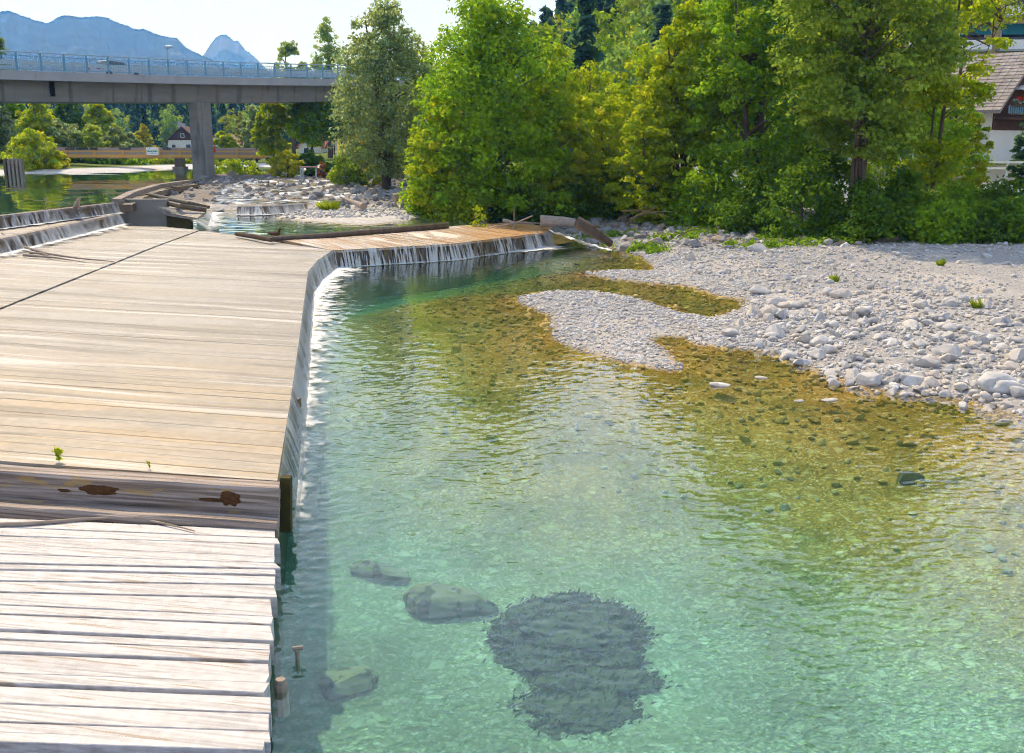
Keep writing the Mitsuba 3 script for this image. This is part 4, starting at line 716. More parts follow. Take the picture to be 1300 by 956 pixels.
while x < 0.55: w_ = 0.03 + 0.05 * br.random(); m.box((cx[0] + x, 111.67, fz + 0.50 + 0.02 * br.standard_normal()), (w_ / 2, 0.006, 0.06 + 0.03 * br.random())); x += w_ + 0.025
say(put('lettering', m, 'green_print', 'banner'), 'single line of green lettering too small to read')
m = MB(); m.box((cx[0] - 0.3, 111.67, fz + 0.78), (0.05, 0.006, 0.06)); m.box((cx[0], 111.67, fz + 0.26), (0.5, 0.006, 0.015)); put('small_print', m, 'green_print', 'banner')
for x in (184.3, 202.3): q = W(x, 195, 111.7); m = MB(); m.box((q[0], 111.75, fz + 0.5), (0.06, 0.05, 0.45)); put('banner_post', m, 'yellow_paint', 'banner')
q = W(271.5, 193, 111.4); m = MB(); s_ = trimesh.creation.icosphere(2); v = np.array(s_.vertices) * [0.13, 0.1, 0.28]; m.add(v + [q[0], 111.6, fz + 0.62], s_.faces); m.tube([[q[0], 111.6, fz + 0.8], [q[0], 111.6, fz + 1.0]], [0.09, 0.02], 8)
say(put('life_ring', m, 'red_paint'), 'red safety marker hung on the footbridge rail right of the big pier', 'marker')

def house(name, label, corner, dirx, L, Dp, eave, ridge, wall, roofm, over=0.5, gable_mat=None, wins=(), cat='house', gwins=(), chim=()):
    """gabled house: corner = nearest left corner of its gable front, dirx = along the gable front; depth Dp goes away."""
    key = thing(name, label, cat); c = np.asarray(corner, float); u = np.array([dirx[0], dirx[1], 0.0]); u /= np.linalg.norm(u); v = np.array([-u[1], u[0], 0]); up = np.array([0, 0, 1.0])
    P = lambda a, b, z: c + u * a + v * b + up * z
    m = MB(); V = [P(0, 0, -1), P(L, 0, -1), P(L, 0, eave), P(0, 0, eave), P(0, Dp, -1), P(L, Dp, -1), P(L, Dp, eave), P(0, Dp, eave)]
    m.add(V, [[0, 1, 2, 3], [5, 4, 7, 6], [4, 0, 3, 7], [1, 5, 6, 2]]); put('wall', m, wall, key)
    for b, nm in ((0.0, 'gable'), (Dp, 'rear_gable')):
        m = MB(); e = 0.04 if b == 0 else -0.04; V = [P(0, b - e, eave), P(L, b - e, eave), P(L / 2, b - e, ridge - 0.05)]; V += [x + v * (2 * e) for x in V]; m.add(V, [[0, 1, 2], [5, 4, 3]]); m.add(V, [[0, 3, 4, 1]]); put(nm, m, gable_mat or wall, key)
    sl = (ridge - eave) / (L / 2)
    for sgn in (-1, 1):
        a0 = L / 2; a1 = L / 2 + sgn * (L / 2 + over); z1 = eave - over * sl; th = 0.18
        V = [P(a0, -over, ridge), P(a1, -over, z1), P(a1, Dp + over, z1), P(a0, Dp + over, ridge)]; V += [x + up * th for x in V]; m = MB(); m.add(V, [[0, 1, 2, 3], [7, 6, 5, 4], [0, 4, 5, 1], [1, 5, 6, 2], [2, 6, 7, 3]]); rk = put('roof', m, roofm, key)
        if name == 'chalet':                                        # rows of tiles, each a low ledge following the slope
            nt = 17
            for k in range(nt):
                f0, f1 = k / nt, (k + 1) / nt; A0, A1 = a0 + (a1 - a0) * f0, a0 + (a1 - a0) * f1; Z0, Z1 = ridge + (z1 - ridge) * f0 + th, ridge + (z1 - ridge) * f1 + th
                for s2 in range(24):
                    b0 = -over + (Dp + 2 * over) * s2 / 24; b1 = b0 + (Dp + 2 * over) / 24 - 0.03; V = [P(A0, b0, Z0 + 0.015), P(A1, b0, Z1 + 0.065), P(A1, b1, Z1 + 0.065), P(A0, b1, Z0 + 0.015), P(A1, b0, Z1), P(A1, b1, Z1)]; m = MB(); m.add(V, [[0, 1, 2, 3], [1, 4, 5, 2]])
                    if sgn < 0 and k * 24 + s2 < 300: put('tile', m, roofm, rk)
                    else: tiles_rest.add(*m.mesh())
            if sgn < 0: say(put('tiles', tiles_rest, roofm, rk), kind='stuff'); tiles_rest.__init__()
    for a, z, w, h in gwins: 
        m = MB(); m.bar(P(a - w / 2, -0.05, z), P(a + w / 2, -0.05, z), 0.06, h); fk = put('window', m, 'white_paint', key); m = MB(); m.bar(P(a - w / 2 + 0.08, -0.09, z), P(a + w / 2 - 0.08, -0.09, z), 0.03, h - 0.16); put('pane', m, 'window_glass', fk)
    for b, z, w, h in wins:
        m = MB(); m.bar(P(-0.05, b - w / 2, z), P(-0.05, b + w / 2, z), 0.06, h); fk = put('window', m, 'white_paint', key); m = MB(); m.bar(P(-0.09, b - w / 2 + 0.08, z), P(-0.09, b + w / 2 - 0.08, z), 0.03, h - 0.16); put('pane', m, 'window_glass', fk)
    for b, z in chim: m = MB(); m.box(P(L / 2 - 0.9, b, z), (0.35, 0.35, 0.8)); put('chimney', m, 'concrete_pale', key)
    return key, P
tiles_rest = MB()
b0 = W(214, 191, 235); house('white_house', 'white house with brown gabled roof beyond the footbridge, left of the pier', (b0[0], b0[1], 2.6), (1, 0.12), 6.4, 10, 2.9, 5.8, 'white_wall', 'roof_brown', 0.6, 'brown_wood', gwins=((1.2, 1.4, 1.0, 1.2), (4.4, 1.4, 1.2, 1.3), (3.2, 3.9, 0.9, 0.9)), wins=((3, 1.4, 1, 1.2), (7, 1.4, 1, 1.2)), chim=((3, 6.2), (7, 5.9)))
b0 = W(164, 191, 150); house('garden_hut', 'tiny hut with a pale roof among the willow bushes', (b0[0], b0[1], 2.4), (1, 0), 1.9, 2.5, 1.0, 1.9, 'white_wall', 'concrete_pale', 0.3, cat='hut')
b0 = W(264, 193, 200); house('pink_house', 'low pale house with a pinkish roof just right of the pier', (b0[0], b0[1], 2.3), (1, -0.5), 4.5, 7, 2.1, 4.0, 'white_wall', 'roof_pink', 0.4, gwins=((2.2, 1.2, 1.0, 1.0),), chim=())
b0 = W(431, 190, 116); house('yellow_house', 'yellow house showing between the tree trunks and the willow', (b0[0], b0[1], 2.4), (1, 0.2), 7, 8, 3.6, 5.6, 'yellow_wall', 'concrete_pale', 0.5, gwins=((1.0, 1.7, 0.9, 1.0), (3.6, 1.7, 0.9, 1.0)))
b0 = W(379, 188, 165); house('village_house', 'small white house with red trim behind the tree trunks', (b0[0], b0[1], 2.5), (1, -0.1), 3.6, 6, 1.9, 3.6, 'white_wall', 'red_paint', 0.3, gwins=((1.2, 1.2, 0.8, 0.9),))
b0 = W(415, 188, 150); house('village_house', 'pale house with a red-brown roof between the dark trunks', (b0[0], b0[1], 2.5), (1, -0.1), 3.6, 6, 2.0, 4.4, 'white_wall', 'roof_pink', 0.3)
# chalet on the right: the gable front faces right of the camera
cb = W(1254, 208, 76); cz = 3.0
ck, P = house('chalet', 'white and dark timber chalet with grey tiled roof and flowered balcony at the right edge', (cb[0], cb[1], cz), (0.75, 0.66), 9.0, 13, 4.6, 8.2, 'white_wall', 'roof_grey', 0.9, 'brown_wood', wins=((3, 2.0, 1.1, 1.3), (7, 2.0, 1.1, 1.3), (10.5, 2.0, 1.1, 1.3)))
m = MB(); m.bar(P(0.2, -0.55, 3.55), P(8.8, -0.55, 3.55), 1.0, 0.16); bk = put('balcony', m, 'brown_wood', ck)
for z in (3.85, 4.5): m = MB(); m.bar(P(0.2, -1.0, z), P(8.8, -1.0, z), 0.08, 0.1); put('balcony_rail', m, 'brown_wood', bk)
for k in range(24): m = MB(); a = P(0.3 + 8.4 * k / 23, -1.0, 4.16); m.box(a, (0.05, 0.03, 0.34)); put('baluster', m, 'rail_blue', bk)
m = MB(); m.bar(P(0.03, -0.06, 3.7), P(8.97, -0.06, 3.7), 0.1, 1.9); put('timber_cladding', m, 'brown_wood', ck)
thing('flower_box', 'row of red and white geraniums along the chalet balcony', 'flower box')
m = MB(); m.bar(P(0.3, -1.16, 4.5), P(8.7, -1.16, 4.5), 0.2, 0.2); put('trough', m, 'brown_wood', 'flower_box')
C = np.array([P(0.3 + 8.4 * fr.random(), -1.18 + 0.08 * fr.standard_normal(), 4.72 + 0.10 * fr.standard_normal()) for _ in range(46)])
for nm, cc, sel in (('leaves', (.08, .15, .02), C), ('red_flowers', (.60, .02, .015), C[::2] + [0, -0.08, 0.12]), ('white_flowers', (.7, .66, .64), C[1::5] + [0, -0.1, 0.0])):
    V, F, K = foliage(sel, 0.2, 26, 0.11, cc, np.random.default_rng(3)); say(put(nm, (V, F), 'leaf', 'flower_box', color=K), kind='stuff')
thing('parasol', 'white parasol on the chalet balcony at the right edge', 'parasol'); q = P(3.6, -0.6, 5.6)
m = MB(); an = np.arange(9) * 2 * np.pi / 8; m.add(np.vstack([[q + [0, 0, 0.45]], [q + [1.3 * math.cos(t), 1.3 * math.sin(t), 0] for t in an], [q + [0, 0, 0.42]]]), [[0, k + 1, k + 2] for k in range(8)] + [[9 + 1, k + 2, k + 1] for k in range(8)]); put('canopy', m, 'white_paint', 'parasol')
m = MB(); m.tube([q - [0, 0, 1.9], q + [0, 0, 0.4]], 0.025, 6); put('pole', m, 'brown_wood', 'parasol')
thing('roadside_railing', 'white roadside railing before the chalet wall', 'railing')
for z in (0.35, 0.75):
    a, b = W(1160, 208, 73), W(1330, 209, 70); m = MB(); m.bar([a[0], a[1], cz - 0.2 + z], [b[0], b[1], cz - 0.2 + z], 0.06, 0.14); put('rail', m, 'white_paint', 'roadside_railing')
for k in range(8): q = a + (b - a) * k / 7; m = MB(); m.box((q[0], q[1] + 0.05, cz + 0.1), (0.05, 0.05, 0.6)); put('post', m, 'galvanised', 'roadside_railing')
# apartment block behind
ak = thing('apartment_block', 'cream apartment block with white balconies and teal awnings in the upper right corner', 'building')
a0 = W(1140, 182, 112); au = np.array([1, -0.12, 0]); au /= np.linalg.norm(au); av = np.array([-au[1], au[0], 0]); A = lambda s_, t_, z: a0 * [1, 1, 0] + au * s_ + av * t_ + [0, 0, z]
m = MB(); m.box(A(11, 6, 11), (11, 6, 10), np.stack([au, av, [0, 0, 1]], 1)); put('wall', m, 'cream_wall', ak)
for fl_, z in enumerate((11.0, 14.3, 17.6, 20.5)):
    for s_ in (1.8, 6.3, 10.8, 15.3, 19.8):
        m = MB(); m.box(A(s_, -0.05, z + 1.3), (1.5, 0.06, 1.15), np.stack([au, av, [0, 0, 1]], 1)); wk = put('window', m, 'white_paint', ak); m = MB(); m.box(A(s_, -0.13, z + 1.3), (1.38, 0.03, 1.03), np.stack([au, av, [0, 0, 1]], 1)); put('pane', m, 'window_glass', wk)
        m = MB(); m.box(A(s_, -0.75, z - 0.2), (1.85, 0.7, 0.10), np.stack([au, av, [0, 0, 1]], 1)); b_ = put('balcony', m, 'concrete_pale', ak); m = MB(); m.box(A(s_, -1.42, z + 0.35), (1.85, 0.05, 0.46), np.stack([au, av, [0, 0, 1]], 1)); put('balustrade', m, 'white_paint', b_)
        if fl_ in (0, 1): m = MB(); V = [A(s_ - 1.7, -0.1, z + 2.5), A(s_ + 1.7, -0.1, z + 2.5), A(s_ + 1.7, -1.45, z + 1.35), A(s_ - 1.7, -1.45, z + 1.35)]; V += [x_ - np.array([0, 0, 0.05]) for x_ in V]; m.add(V, [[0, 3, 2, 1], [4, 5, 6, 7], [0, 1, 5, 4], [3, 7, 6, 2]]); put('awning', m, 'teal', ak)
m = MB(); m.box(A(11, 5.2, 21.6), (12, 7.6, 0.6), np.stack([au, av, [0, 0, 1]], 1)); put('roof', m, 'brown_wood', ak)
# bench, sheet piles
q = G(392, 222, 1.9); thing('bench', 'brown wooden bench table under the dark bush at the far shore', 'bench'); bx_ = W(392, 213, 87)
m = MB(); m.box((bx_[0], 87, 2.9), (0.75, 0.22, 0.05)); put('seat', m, 'roof_pink', 'bench')
for s_ in (-0.65, -0.5, 0.6): m = MB(); m.box((bx_[0] + s_, 87, 2.35), (0.03, 0.15, 0.5)); put('leg', m, 'galvanised', 'bench')
thing('sheet_pile_wall', 'rusty grey sheet pile stub standing in the lake at the left edge', 'sheet pile wall')
for k in range(9):
    q = W(8 + k * 2.5, 215, 95 + (0.5 if k % 2 else 0)); m = MB(); m.box((q[0], q[1], 2.2), (0.105, 0.25 + 0.0 * k, 1.25 - 0.04 * (k % 3))); put('pile', m, 'dead_wood' if k > 0 else 'wet_wood', 'sheet_pile_wall')

# ------------------------------------------------------------------ falling water, foam
def streak_op(scale, lo, hi, fade=0.35):                           # uv: u metres along the lip, v 0 at the lip to 1 at the pool
    def f(p, n, uv):
        s = fbm(uv.x * 34.0 * scale, uv.y * 0.9, 1.0, 3); b = fbm(uv.x * 2.3 * scale, uv.y * 0.3, 5.0, 3)
        return dr.clip(smst(lo, hi, s * 0.72 + b * 0.28 + 0.10 * (uv.y - 0.4)), 0.02, 0.92)
    return f
white_w = {'type': 'principledthin', 'base_color': rgb(0.86, 0.89, 0.92), 'roughness': 0.35, 'diff_trans': 0.9, 'spec_trans': 0.0, 'eta': 1.33}
B['fall_dense'] = {'type': 'mask', 'opacity': proc(streak_op(1.0, 0.40, 0.62)), 'bsdf': white_w}
def lip_op(p, n, uv):
    s = fbm(uv.x * 15.0, uv.y * 0.7, 1.0, 4); b = fbm(uv.x * 1.3, uv.y * 0.2, 5.0, 2); near = smst(0.0, 5.0, uv.x)
    return dr.clip((0.16 + 0.80 * smst(0.40, 0.60, s * 0.75 + b * 0.25 + 0.06 * uv.y)) * (0.55 + 0.45 * near), 0.05, 0.94)
B['fall_lip'] = {'type': 'mask', 'opacity': proc(lip_op), 'bsdf': white_w}
B['fall_mid'] = {'type': 'mask', 'opacity': proc(streak_op(0.6, 0.46, 0.59)), 'bsdf': white_w}
B['fall_thin'] = {'type': 'mask', 'opacity': proc(streak_op(0.7, 0.48, 0.62)), 'bsdf': white_w}
B['foam'] = {'type': 'mask', 'opacity': proc(lambda p, n, uv: dr.clip(smst(0.42, 0.72, fbm(p.x * 4.5, p.y * 4.5, 2.0, 5) * 0.62 + 0.58 * uv.x) * 0.9, 0.0, 0.9)), 'bsdf': two({'type': 'diffuse', 'reflectance': rgb(0.85, 0.88, 0.90)})}
B['rapid_foam'] = {'type': 'mask', 'opacity': proc(lambda p, n, uv: dr.clip(smst(0.50, 0.70, fbm(p.x * 1.3, p.y * 0.9, 2.0, 5)) * 0.85, 0.0, 0.85)), 'bsdf': two({'type': 'diffuse', 'reflectance': rgb(0.80, 0.84, 0.88)})}
def curtain(name, label, line, z0, z1, mat, thrw=0.28, seed=1, side=1, zend=None, res=0.03):
    L = LineString(line); n = int(L.length / res); K = 8; V, UV = [], []; r = np.random.default_rng(seed)
    for i in range(n + 1):
        s_ = L.length * i / n; q = np.array(L.interpolate(s_).coords[0]); q2 = np.array(L.interpolate(min(L.length, s_ + 0.3)).coords[0]) - np.array(L.interpolate(max(0, s_ - 0.3)).coords[0]); d = q2 / (np.linalg.norm(q2) + 1e-9); nn = np.array([d[1], -d[0]]) * side
        za = z0 if zend is None else z0 + (zend - z0) * i / n
        gv = 0.012 * (meshkit.noise(np.array([s_ * 16.0, 0, seed])) - 0.5) + 0.04 * (meshkit.noise(np.array([s_ * 2.0, 5, seed])) - 0.5)
        for k in range(K):
            v = k / (K - 1); h = thrw * math.sqrt(max(v, 0)) * (0.35 + 0.65 * math.sqrt(v)) + 0.02 + gv * v ** 0.5; p = q + nn * (h - 0.03 * (1 - v)); V.append([p[0], p[1], za + 0.012 + (z1 - za) * v]); UV.append([s_, v])
    i = np.arange(len(V)).reshape(-1, K); F = np.vstack([np.stack([i[:-1, :-1], i[1:, :-1], i[1:, 1:]], -1).reshape(-1, 3), np.stack([i[:-1, :-1], i[1:, 1:], i[:-1, 1:]], -1).reshape(-1, 3)])
    return say(put(name, (np.array(V), F), mat, smooth=True, uv=np.array(UV)), label, 'waterfall', kind='stuff')
curtain('falling_water', 'thin sheet of water pouring off the long near weir lip', [EDGE[1]] + EDGE[2:], 0.70, 0.0, 'fall_lip', 0.19, 1)
curtain('falling_water', 'streaks of water dripping over the dark face of the far reddish weir', [front[0], front[1], tuple(np.array(front[1]) * 0.35 + np.array(front[2]) * 0.65)], 0.70, 0.0, 'fall_thin', 0.22, 2)
curtain('falling_water', 'denser white fall at the right end of the far reddish weir', [tuple(np.array(front[1]) * 0.34 + np.array(front[2]) * 0.66), front[2]], 0.70, 0.0, 'fall_dense', 0.28, 3)
curtain('falling_water', 'upper row of water streaks between the dark posts of the crest', [tuple(c0e[:2] + [0.08, 0]), tuple(c1[:2] + [0.08, 0])], 2.0, 1.49, 'fall_thin', 0.16, 4)
curtain('falling_water', 'lower row of water streaks below the ledge of the upper weir', [tuple(l0e[:2] + [0.07, 0]), tuple(l1[:2] + [0.07, 0])], 1.52, 0.99, 'fall_mid', 0.22, 5)
rf = [G(300, 262, 1.33)[:2], G(330, 262, 1.33)[:2], G(350, 261, 1.33)[:2], G(385, 259, 1.33)[:2]]
m = MB(); lg = [x for x in rf]; off_ = np.array([0, 0.12]); m.prism([tuple(x + off_ + [0, 0.06 * (i % 2)]) for i, x in enumerate(lg)] + [tuple(x + [0, 1.2]) for x in lg[::-1]], 0.4, 1.31); say(put('rock_ledge', m, 'wet_wood'), 'dark mossy rock ledge behind the small falls at the back of the pond', 'rock ledge')
curtain('falling_water', 'small row of falls from the rubble into the pond', [tuple(x) for x in rf], 1.34, 0.84, 'fall_dense', 0.25, 6)
ga = G(263, 266.5, 1.45)[:2]; gb_ = G(252, 279, 1.2)[:2]
curtain('falling_water', 'small upper gush of white water from the flume into the pond', [tuple(ga), tuple(ga + [-0.25, -1.0])], 1.45, 0.84, 'fall_dense', 0.7, 7, side=-1)
curtain('falling_water', 'lower gush of white water from the flume into the pond corner', [tuple(gb_ + [0.1, 0.3]), tuple(gb_ + [0.0, -1.4])], 1.25, 0.84, 'fall_dense', 0.8, 8, side=-1)
def foam(name, label, line, w, z, side=1, seed=0, fade=None, off0=0.08):
    L = LineString(line); n = max(6, int(L.length / 0.15)); K = 9; V, UV = [], []
    for i in range(n + 1):
        s_ = L.length * i / n; q = np.array(L.interpolate(s_).coords[0]); q2 = np.array(L.interpolate(min(L.length, s_ + 0.4)).coords[0]) - np.array(L.interpolate(max(0, s_ - 0.4)).coords[0]); d = q2 / (np.linalg.norm(q2) + 1e-9); nn = np.array([d[1], -d[0]]) * side
        f = (0.6 + 0.8 * meshkit.noise(np.array([s_ * 0.8, seed, 0.5]))) * (1 if callable(w) is False else 1); ww = (w(s_ / L.length) if callable(w) else w) * f
        for k in range(K): v = k / (K - 1); p = q + nn * (off0 + ww * v); V.append([p[0], p[1], z + 0.03 + 0.02 * (1 - v)]); UV.append([(1 - v ** 0.7) * (fade(s_ / L.length) if fade else 1), s_])
    i = np.arange(len(V)).reshape(-1, K); F = np.vstack([np.stack([i[:-1, :-1], i[1:, :-1], i[1:, 1:]], -1).reshape(-1, 3), np.stack([i[:-1, :-1], i[1:, 1:], i[:-1, 1:]], -1).reshape(-1, 3)])
    return say(put(name, (np.array(V), F), 'foam', smooth=True, uv=np.array(UV)), label, 'foam', kind='stuff')
foam('foam', 'white foam along the foot of the near weir lip', [EDGE[1]] + EDGE[2:], lambda f: 0.3 + 1.2 * f, 0.0, fade=lambda f: 0.45 + 0.5 * sstep(0.1, 0.75, f), off0=0.14)
foam('foam', 'thin foam line under the far reddish weir', FEDGE, lambda f: 0.4 + 1.2 * sstep(.6, 1, f), 0.0, 1, 3)
foam('foam', 'foam in the pond where the flume pours in', [tuple(G(268, 270, 0.85)[:2]), tuple(G(262, 288, 0.85)[:2])], 0.9, 0.83, -1, 5)
foam('foam', 'foam under the small falls at the back of the pond', [tuple(x) for x in rf], 0.8, 0.83, 1, 6)
foam('foam', 'foam on the apron under the lower step', [tuple(l0e[:2] + [0.1, 0]), tuple(l1[:2] + [0.1, 0])], 0.9, 1.0, 1, 7)
foam('foam', 'foam on the ledge under the crest', [tuple(c0e[:2] + [0.1, 0]), tuple(c1[:2] + [0.1, 0])], 0.5, 1.49, 1, 8)
RAP = Polygon(gp([(264, 263), (330, 260), (420, 257)], 1.35) + gp([(500, 246), (470, 236)], 1.55) + gp([(400, 229), (320, 228), (280, 236)], 1.8)).buffer(0)
v, f = grid_mesh(np.arange(-26, -2, 0.12), np.arange(61, 90, 0.12), lambda x, y: 1.36 + 0.021 * np.maximum(y - 63, 0) + 0.05 * waves(x, y, 3, 22, 24, 19) * 3, lambda x, y: ~inside(RAP, x, y))
say(put('rapids_water', (v, f), 'water_skin', smooth=True), kind='structure')
say(put('rapids_foam', (v + [0, 0, 0.015], f), 'rapid_foam', smooth=True), 'white riffles between the rocks above the pond', 'foam', kind='stuff')
# rapid right of the far weir
pts = [G(702, 296, 0.74), G(722, 304, 0.42), G(740, 311, 0.16), G(768, 318, 0.03)]; V, UV = [], []
for i in range(40):
    t = i / 39 * 3; k = min(int(t), 2); q = pts[k] + (pts[k + 1] - pts[k]) * (t - k)
    for j in range(14): v = j / 13 - 0.5; o = np.array([q[0] + v * -0.5, q[1] + v * 2.6, q[2] + 0.06 + 0.22 * (meshkit.fbm(np.array([i * 0.28, j * 0.4, 2.0]), 3) - 0.35)]); V.append(o); UV.append([0.95 - 0.35 * abs(v), t])
i = np.arange(len(V)).reshape(-1, 14); F = np.vstack([np.stack([i[:-1, :-1], i[1:, :-1], i[1:, 1:]], -1).reshape(-1, 3), np.stack([i[:-1, :-1], i[1:, 1:], i[:-1, 1:]], -1).reshape(-1, 3)])
say(put('rapid', (np.array(V), F), 'foam', smooth=True, uv=np.array(UV)), 'foaming chute of white water beside the right end of the far weir', 'rapid', kind='stuff')

# ------------------------------------------------------------------ stones
def stone_mesh(seed, sub=1, flat=0.55):
    s_ = trimesh.creation.icosphere(sub); v = np.array(s_.vertices); r = np.random.default_rng(seed); lo = r.random(3) * 40
    v = v * (1 + 0.55 * (meshkit.fbm(v * 1.3 + lo, 2)[:, None] - 0.5))
    for _ in range(9):                                              # flattened faces
        d = r.standard_normal(3); d /= np.linalg.norm(d); h = 0.55 + 0.25 * r.random(); e = v @ d - h; v = v - np.maximum(e, 0)[:, None] * d * 0.85
    return v * [1, 0.72 + 0.2 * r.random(), flat], np.array(s_.faces)
def rock_mesh(seed, sub=2):
    v, f = np.array(trimesh.creation.icosphere(sub).vertices), np.array(trimesh.creation.icosphere(sub).faces); r = np.random.default_rng(seed)
    for _ in range(11): d = r.standard_normal(3); d /= np.linalg.norm(d); h = 0.42 + 0.3 * r.random(); e = v @ d - h; v = v - np.maximum(e, 0)[:, None] * d * 0.97
    return v * [1.25, 0.8 + 0.3 * r.random(), 0.75], f
ROCK = [rock_mesh(i + 60) for i in range(10)]
PROT = [stone_mesh(i, 2, 0.5 + 0.04 * (i % 6)) for i in range(10)]; LOW = [stone_mesh(20 + i, 1, 0.55) for i in range(8)]; MINI = [stone_mesh(40 + i, 0, 0.6) for i in range(5)]
def rotz(a): return np.array([[math.cos(a), -math.sin(a), 0], [math.sin(a), math.cos(a), 0], [0, 0, 1]])
def stones(pts, sizes, zf, name, label, cat, group, mat, nbig, stuffname, stufflabel, seed, sink=0.25, uniq=None):
    r = np.random.default_rng(seed); x, y = pts[:, 0], pts[:, 1]; z = zf(x, y); app = sizes / np.hypot(x, y); order = np.argsort(-app); vs, fs, n = [], [], 0
    for rank, i in enumerate(order):
        tilt = 0.25 * r.standard_normal(2); R = rotz(r.random() * 6.28) @ np.array([[1, 0, tilt[0]], [0, 1, tilt[1]], [-tilt[0], -tilt[1], 1]])
        V, F = ROCK[r.integers(10)] if mat == 'rubble_stone' or (nbig and rank % 2 and app[i] > 0.0028) else (PROT if rank < nbig else LOW if app[i] > 0.0028 else MINI)[r.integers(10 if rank < nbig else 8 if app[i] > 0.0028 else 5)]
        V = V @ R.T * sizes[i] * 0.5 * (0.85 + 0.3 * r.random(3)) + [x[i], y[i], z[i] + sizes[i] * 0.5 * 0.55 * (1 - 2 * sink)]
        if rank < nbig:
            key = put(name, (V, F), mat, smooth=22 if mat == 'rubble_stone' else 30); say(key, label(x[i], y[i], sizes[i]) if callable(label) else label, cat, group(x[i], y[i], sizes[i]) if callable(group) else group)
        else: vs.append(V); fs.append(F + n); n += len(V)
    if vs: say(put(stuffname, (np.vstack(vs), np.vstack(fs)), mat, smooth=22 if mat == 'rubble_stone' else 30), stufflabel, 'stones', kind='stuff')
r = np.random.default_rng(77)
def scatter(n, xr, yr, keep):
    out = np.zeros((0, 2))
    while len(out) < n: q = np.c_[r.uniform(*xr, n), r.uniform(*yr, n)]; out = np.vstack([out, q[keep(q[:, 0], q[:, 1])]])
    return out[:n]
mainb = lambda x, y: inside(MAIN.buffer(0.5), x, y) & (y < 51) & (np.abs(x) < 0.56 * y + 2)
P1 = scatter(11000, (2, 27), (14, 51), lambda x, y: mainb(x, y) & (r.random(len(x)) < sstep(9.5, 2.5, -sdist(MAIN, x, y)) * 0.85 + 0.15 + 0.5 * (y > 41)))
S1 = 0.054 * np.exp(0.72 * r.standard_normal(len(P1))) + 0.05; S1 = np.minimum(S1, 0.5) * (0.85 + 0.35 * (P1[:, 1] < 30))
edgept = np.array([LineString(shore_main[:5]).interpolate(d_).coords[0] for d_ in np.arange(0.2, 12, 0.35)]) + r.normal(0, 0.25, (34, 2))
P1 = np.vstack([P1, edgept]); S1 = np.r_[S1, 0.14 + 0.26 * r.random(34) ** 2]
def slabel(x, y, s_):
    a = 'large' if s_ > 0.42 else 'pale'; d = -float(sdist(MAIN, np.array([x]), np.array([y]))[0])
    px = 650 + 1300 * x / y; col = 'below the bar' if px < 1000 else 'left of middle' if px < 1090 else 'left of the boulders' if px < 1180 else 'near the biggest boulder' if px < 1260 else 'at the right edge'
    return f'{a} grey-white stone ' + ('at the water edge of the gravel bank, ' if d < 0.6 else 'on the lower gravel bank, ' if d < 2.2 else 'half way up the gravel bank, ' if d < 5 else 'on the upper gravel bank by the shrubs, ') + col
stones(P1, S1, bank_z, 'stone', slabel, 'stone', slabel, 'stone', 190, 'bank_stones', 'pale grey-white river stones covering the right gravel bank', 78)
for i, (x, y, s_, lb_) in enumerate([(1262, 490, 0.85, 'biggest rounded pale boulder at the right edge of the photo by the water'), (1275, 497, 0.62, 'broad pale boulder at the water edge under the biggest one'), (1104, 497, 0.62, 'flat stone slab at the water edge'), (1160, 497, 0.55, 'white flat stone lying in the shallow water edge'),
                                     (985, 385, 0.75, 'angular brownish block where the inlet ends'), (965, 372, 0.7, 'triangular pointed block above the inlet'), (1010, 388, 0.65, 'pinkish flat block above the inlet'), (1068, 375, 0.7, 'brownish boulder in the middle of the bank'), (926, 425, 0.5, 'dark grey stone where the gravel bar meets the bank'),
                                     (963, 316, 1.0, 'grey-brown boulder below the shrubs at the top of the bank')]):
    q = G(x, y, 0.25); q = G(x, y, float(bank_z(np.array([q[0]]), np.array([q[1]]))[0]) + 0.1 * s_); V, F = stone_mesh(300 + i, 3, 0.55); zz = float(bank_z(np.array([q[0]]), np.array([q[1]]))[0])
    say(put('boulder', (V * s_ * 0.5 + [q[0], q[1], max(zz, -0.05) + 0.12 * s_], F), 'stone', smooth=40), lb_, 'boulder')
bar = lambda x, y: inside(LAND, x, y) & ~inside(MAIN.buffer(-0.4), x, y)
P2 = scatter(5000, (0, 11), (20, 46), bar); stones(P2, 0.05 + 0.05 * np.exp(0.45 * r.standard_normal(len(P2))), bank_z, 'pebble', '', '', '', 'stone', 0, 'gravel_bar_pebbles', 'fine pale pebbles of the low gravel bar in the pool', 79, 0.35)
uw = lambda x, y: (sdist(LAND, x, y) > 0.05) & (sdist(LAND, x, y) < 0.6 + 5.5 * r.random(len(x)) ** 1.5) & inside(POOL, x, y)
P3 = scatter(2600, (-4, 13), (9, 46), uw); stones(P3, 0.06 + 0.07 * np.exp(0.5 * r.standard_normal(len(P3))), bank_z, 'pebble', '', '', '', 'bed_stone', 0, 'river_bed_stones', 'ochre stones lying on the shallow river bed', 80, 0.3)
for i, (x, y, s_, lb_) in enumerate([(1155, 607, 0.55, 'dark weedy stone under the green shallow water on the right'), (965, 480, 0.3, 'pale stone just breaking the shallow water below the bar'), (915, 489, 0.5, 'flat pinkish slab in the shallow water'), (1053, 508, 0.35, 'white flat stone alone in the shallow water'), (1015, 509, 0.22, 'small white stone left of the lone flat stone')]):
    zz = -0.5 if i == 0 else 0.0; q = G(x, y, zz); zz = gz(q[0], q[1]) + 0.08 if i == 0 else zz; V, F = stone_mesh(320 + i, 2, 0.3 if i else 0.5); say(put('shallow_stone', (V * s_ * 0.5 + [q[0], q[1], zz - (0 if i else .05)], F), 'weed' if i == 0 else 'stone', smooth=40), lb_, 'stone')
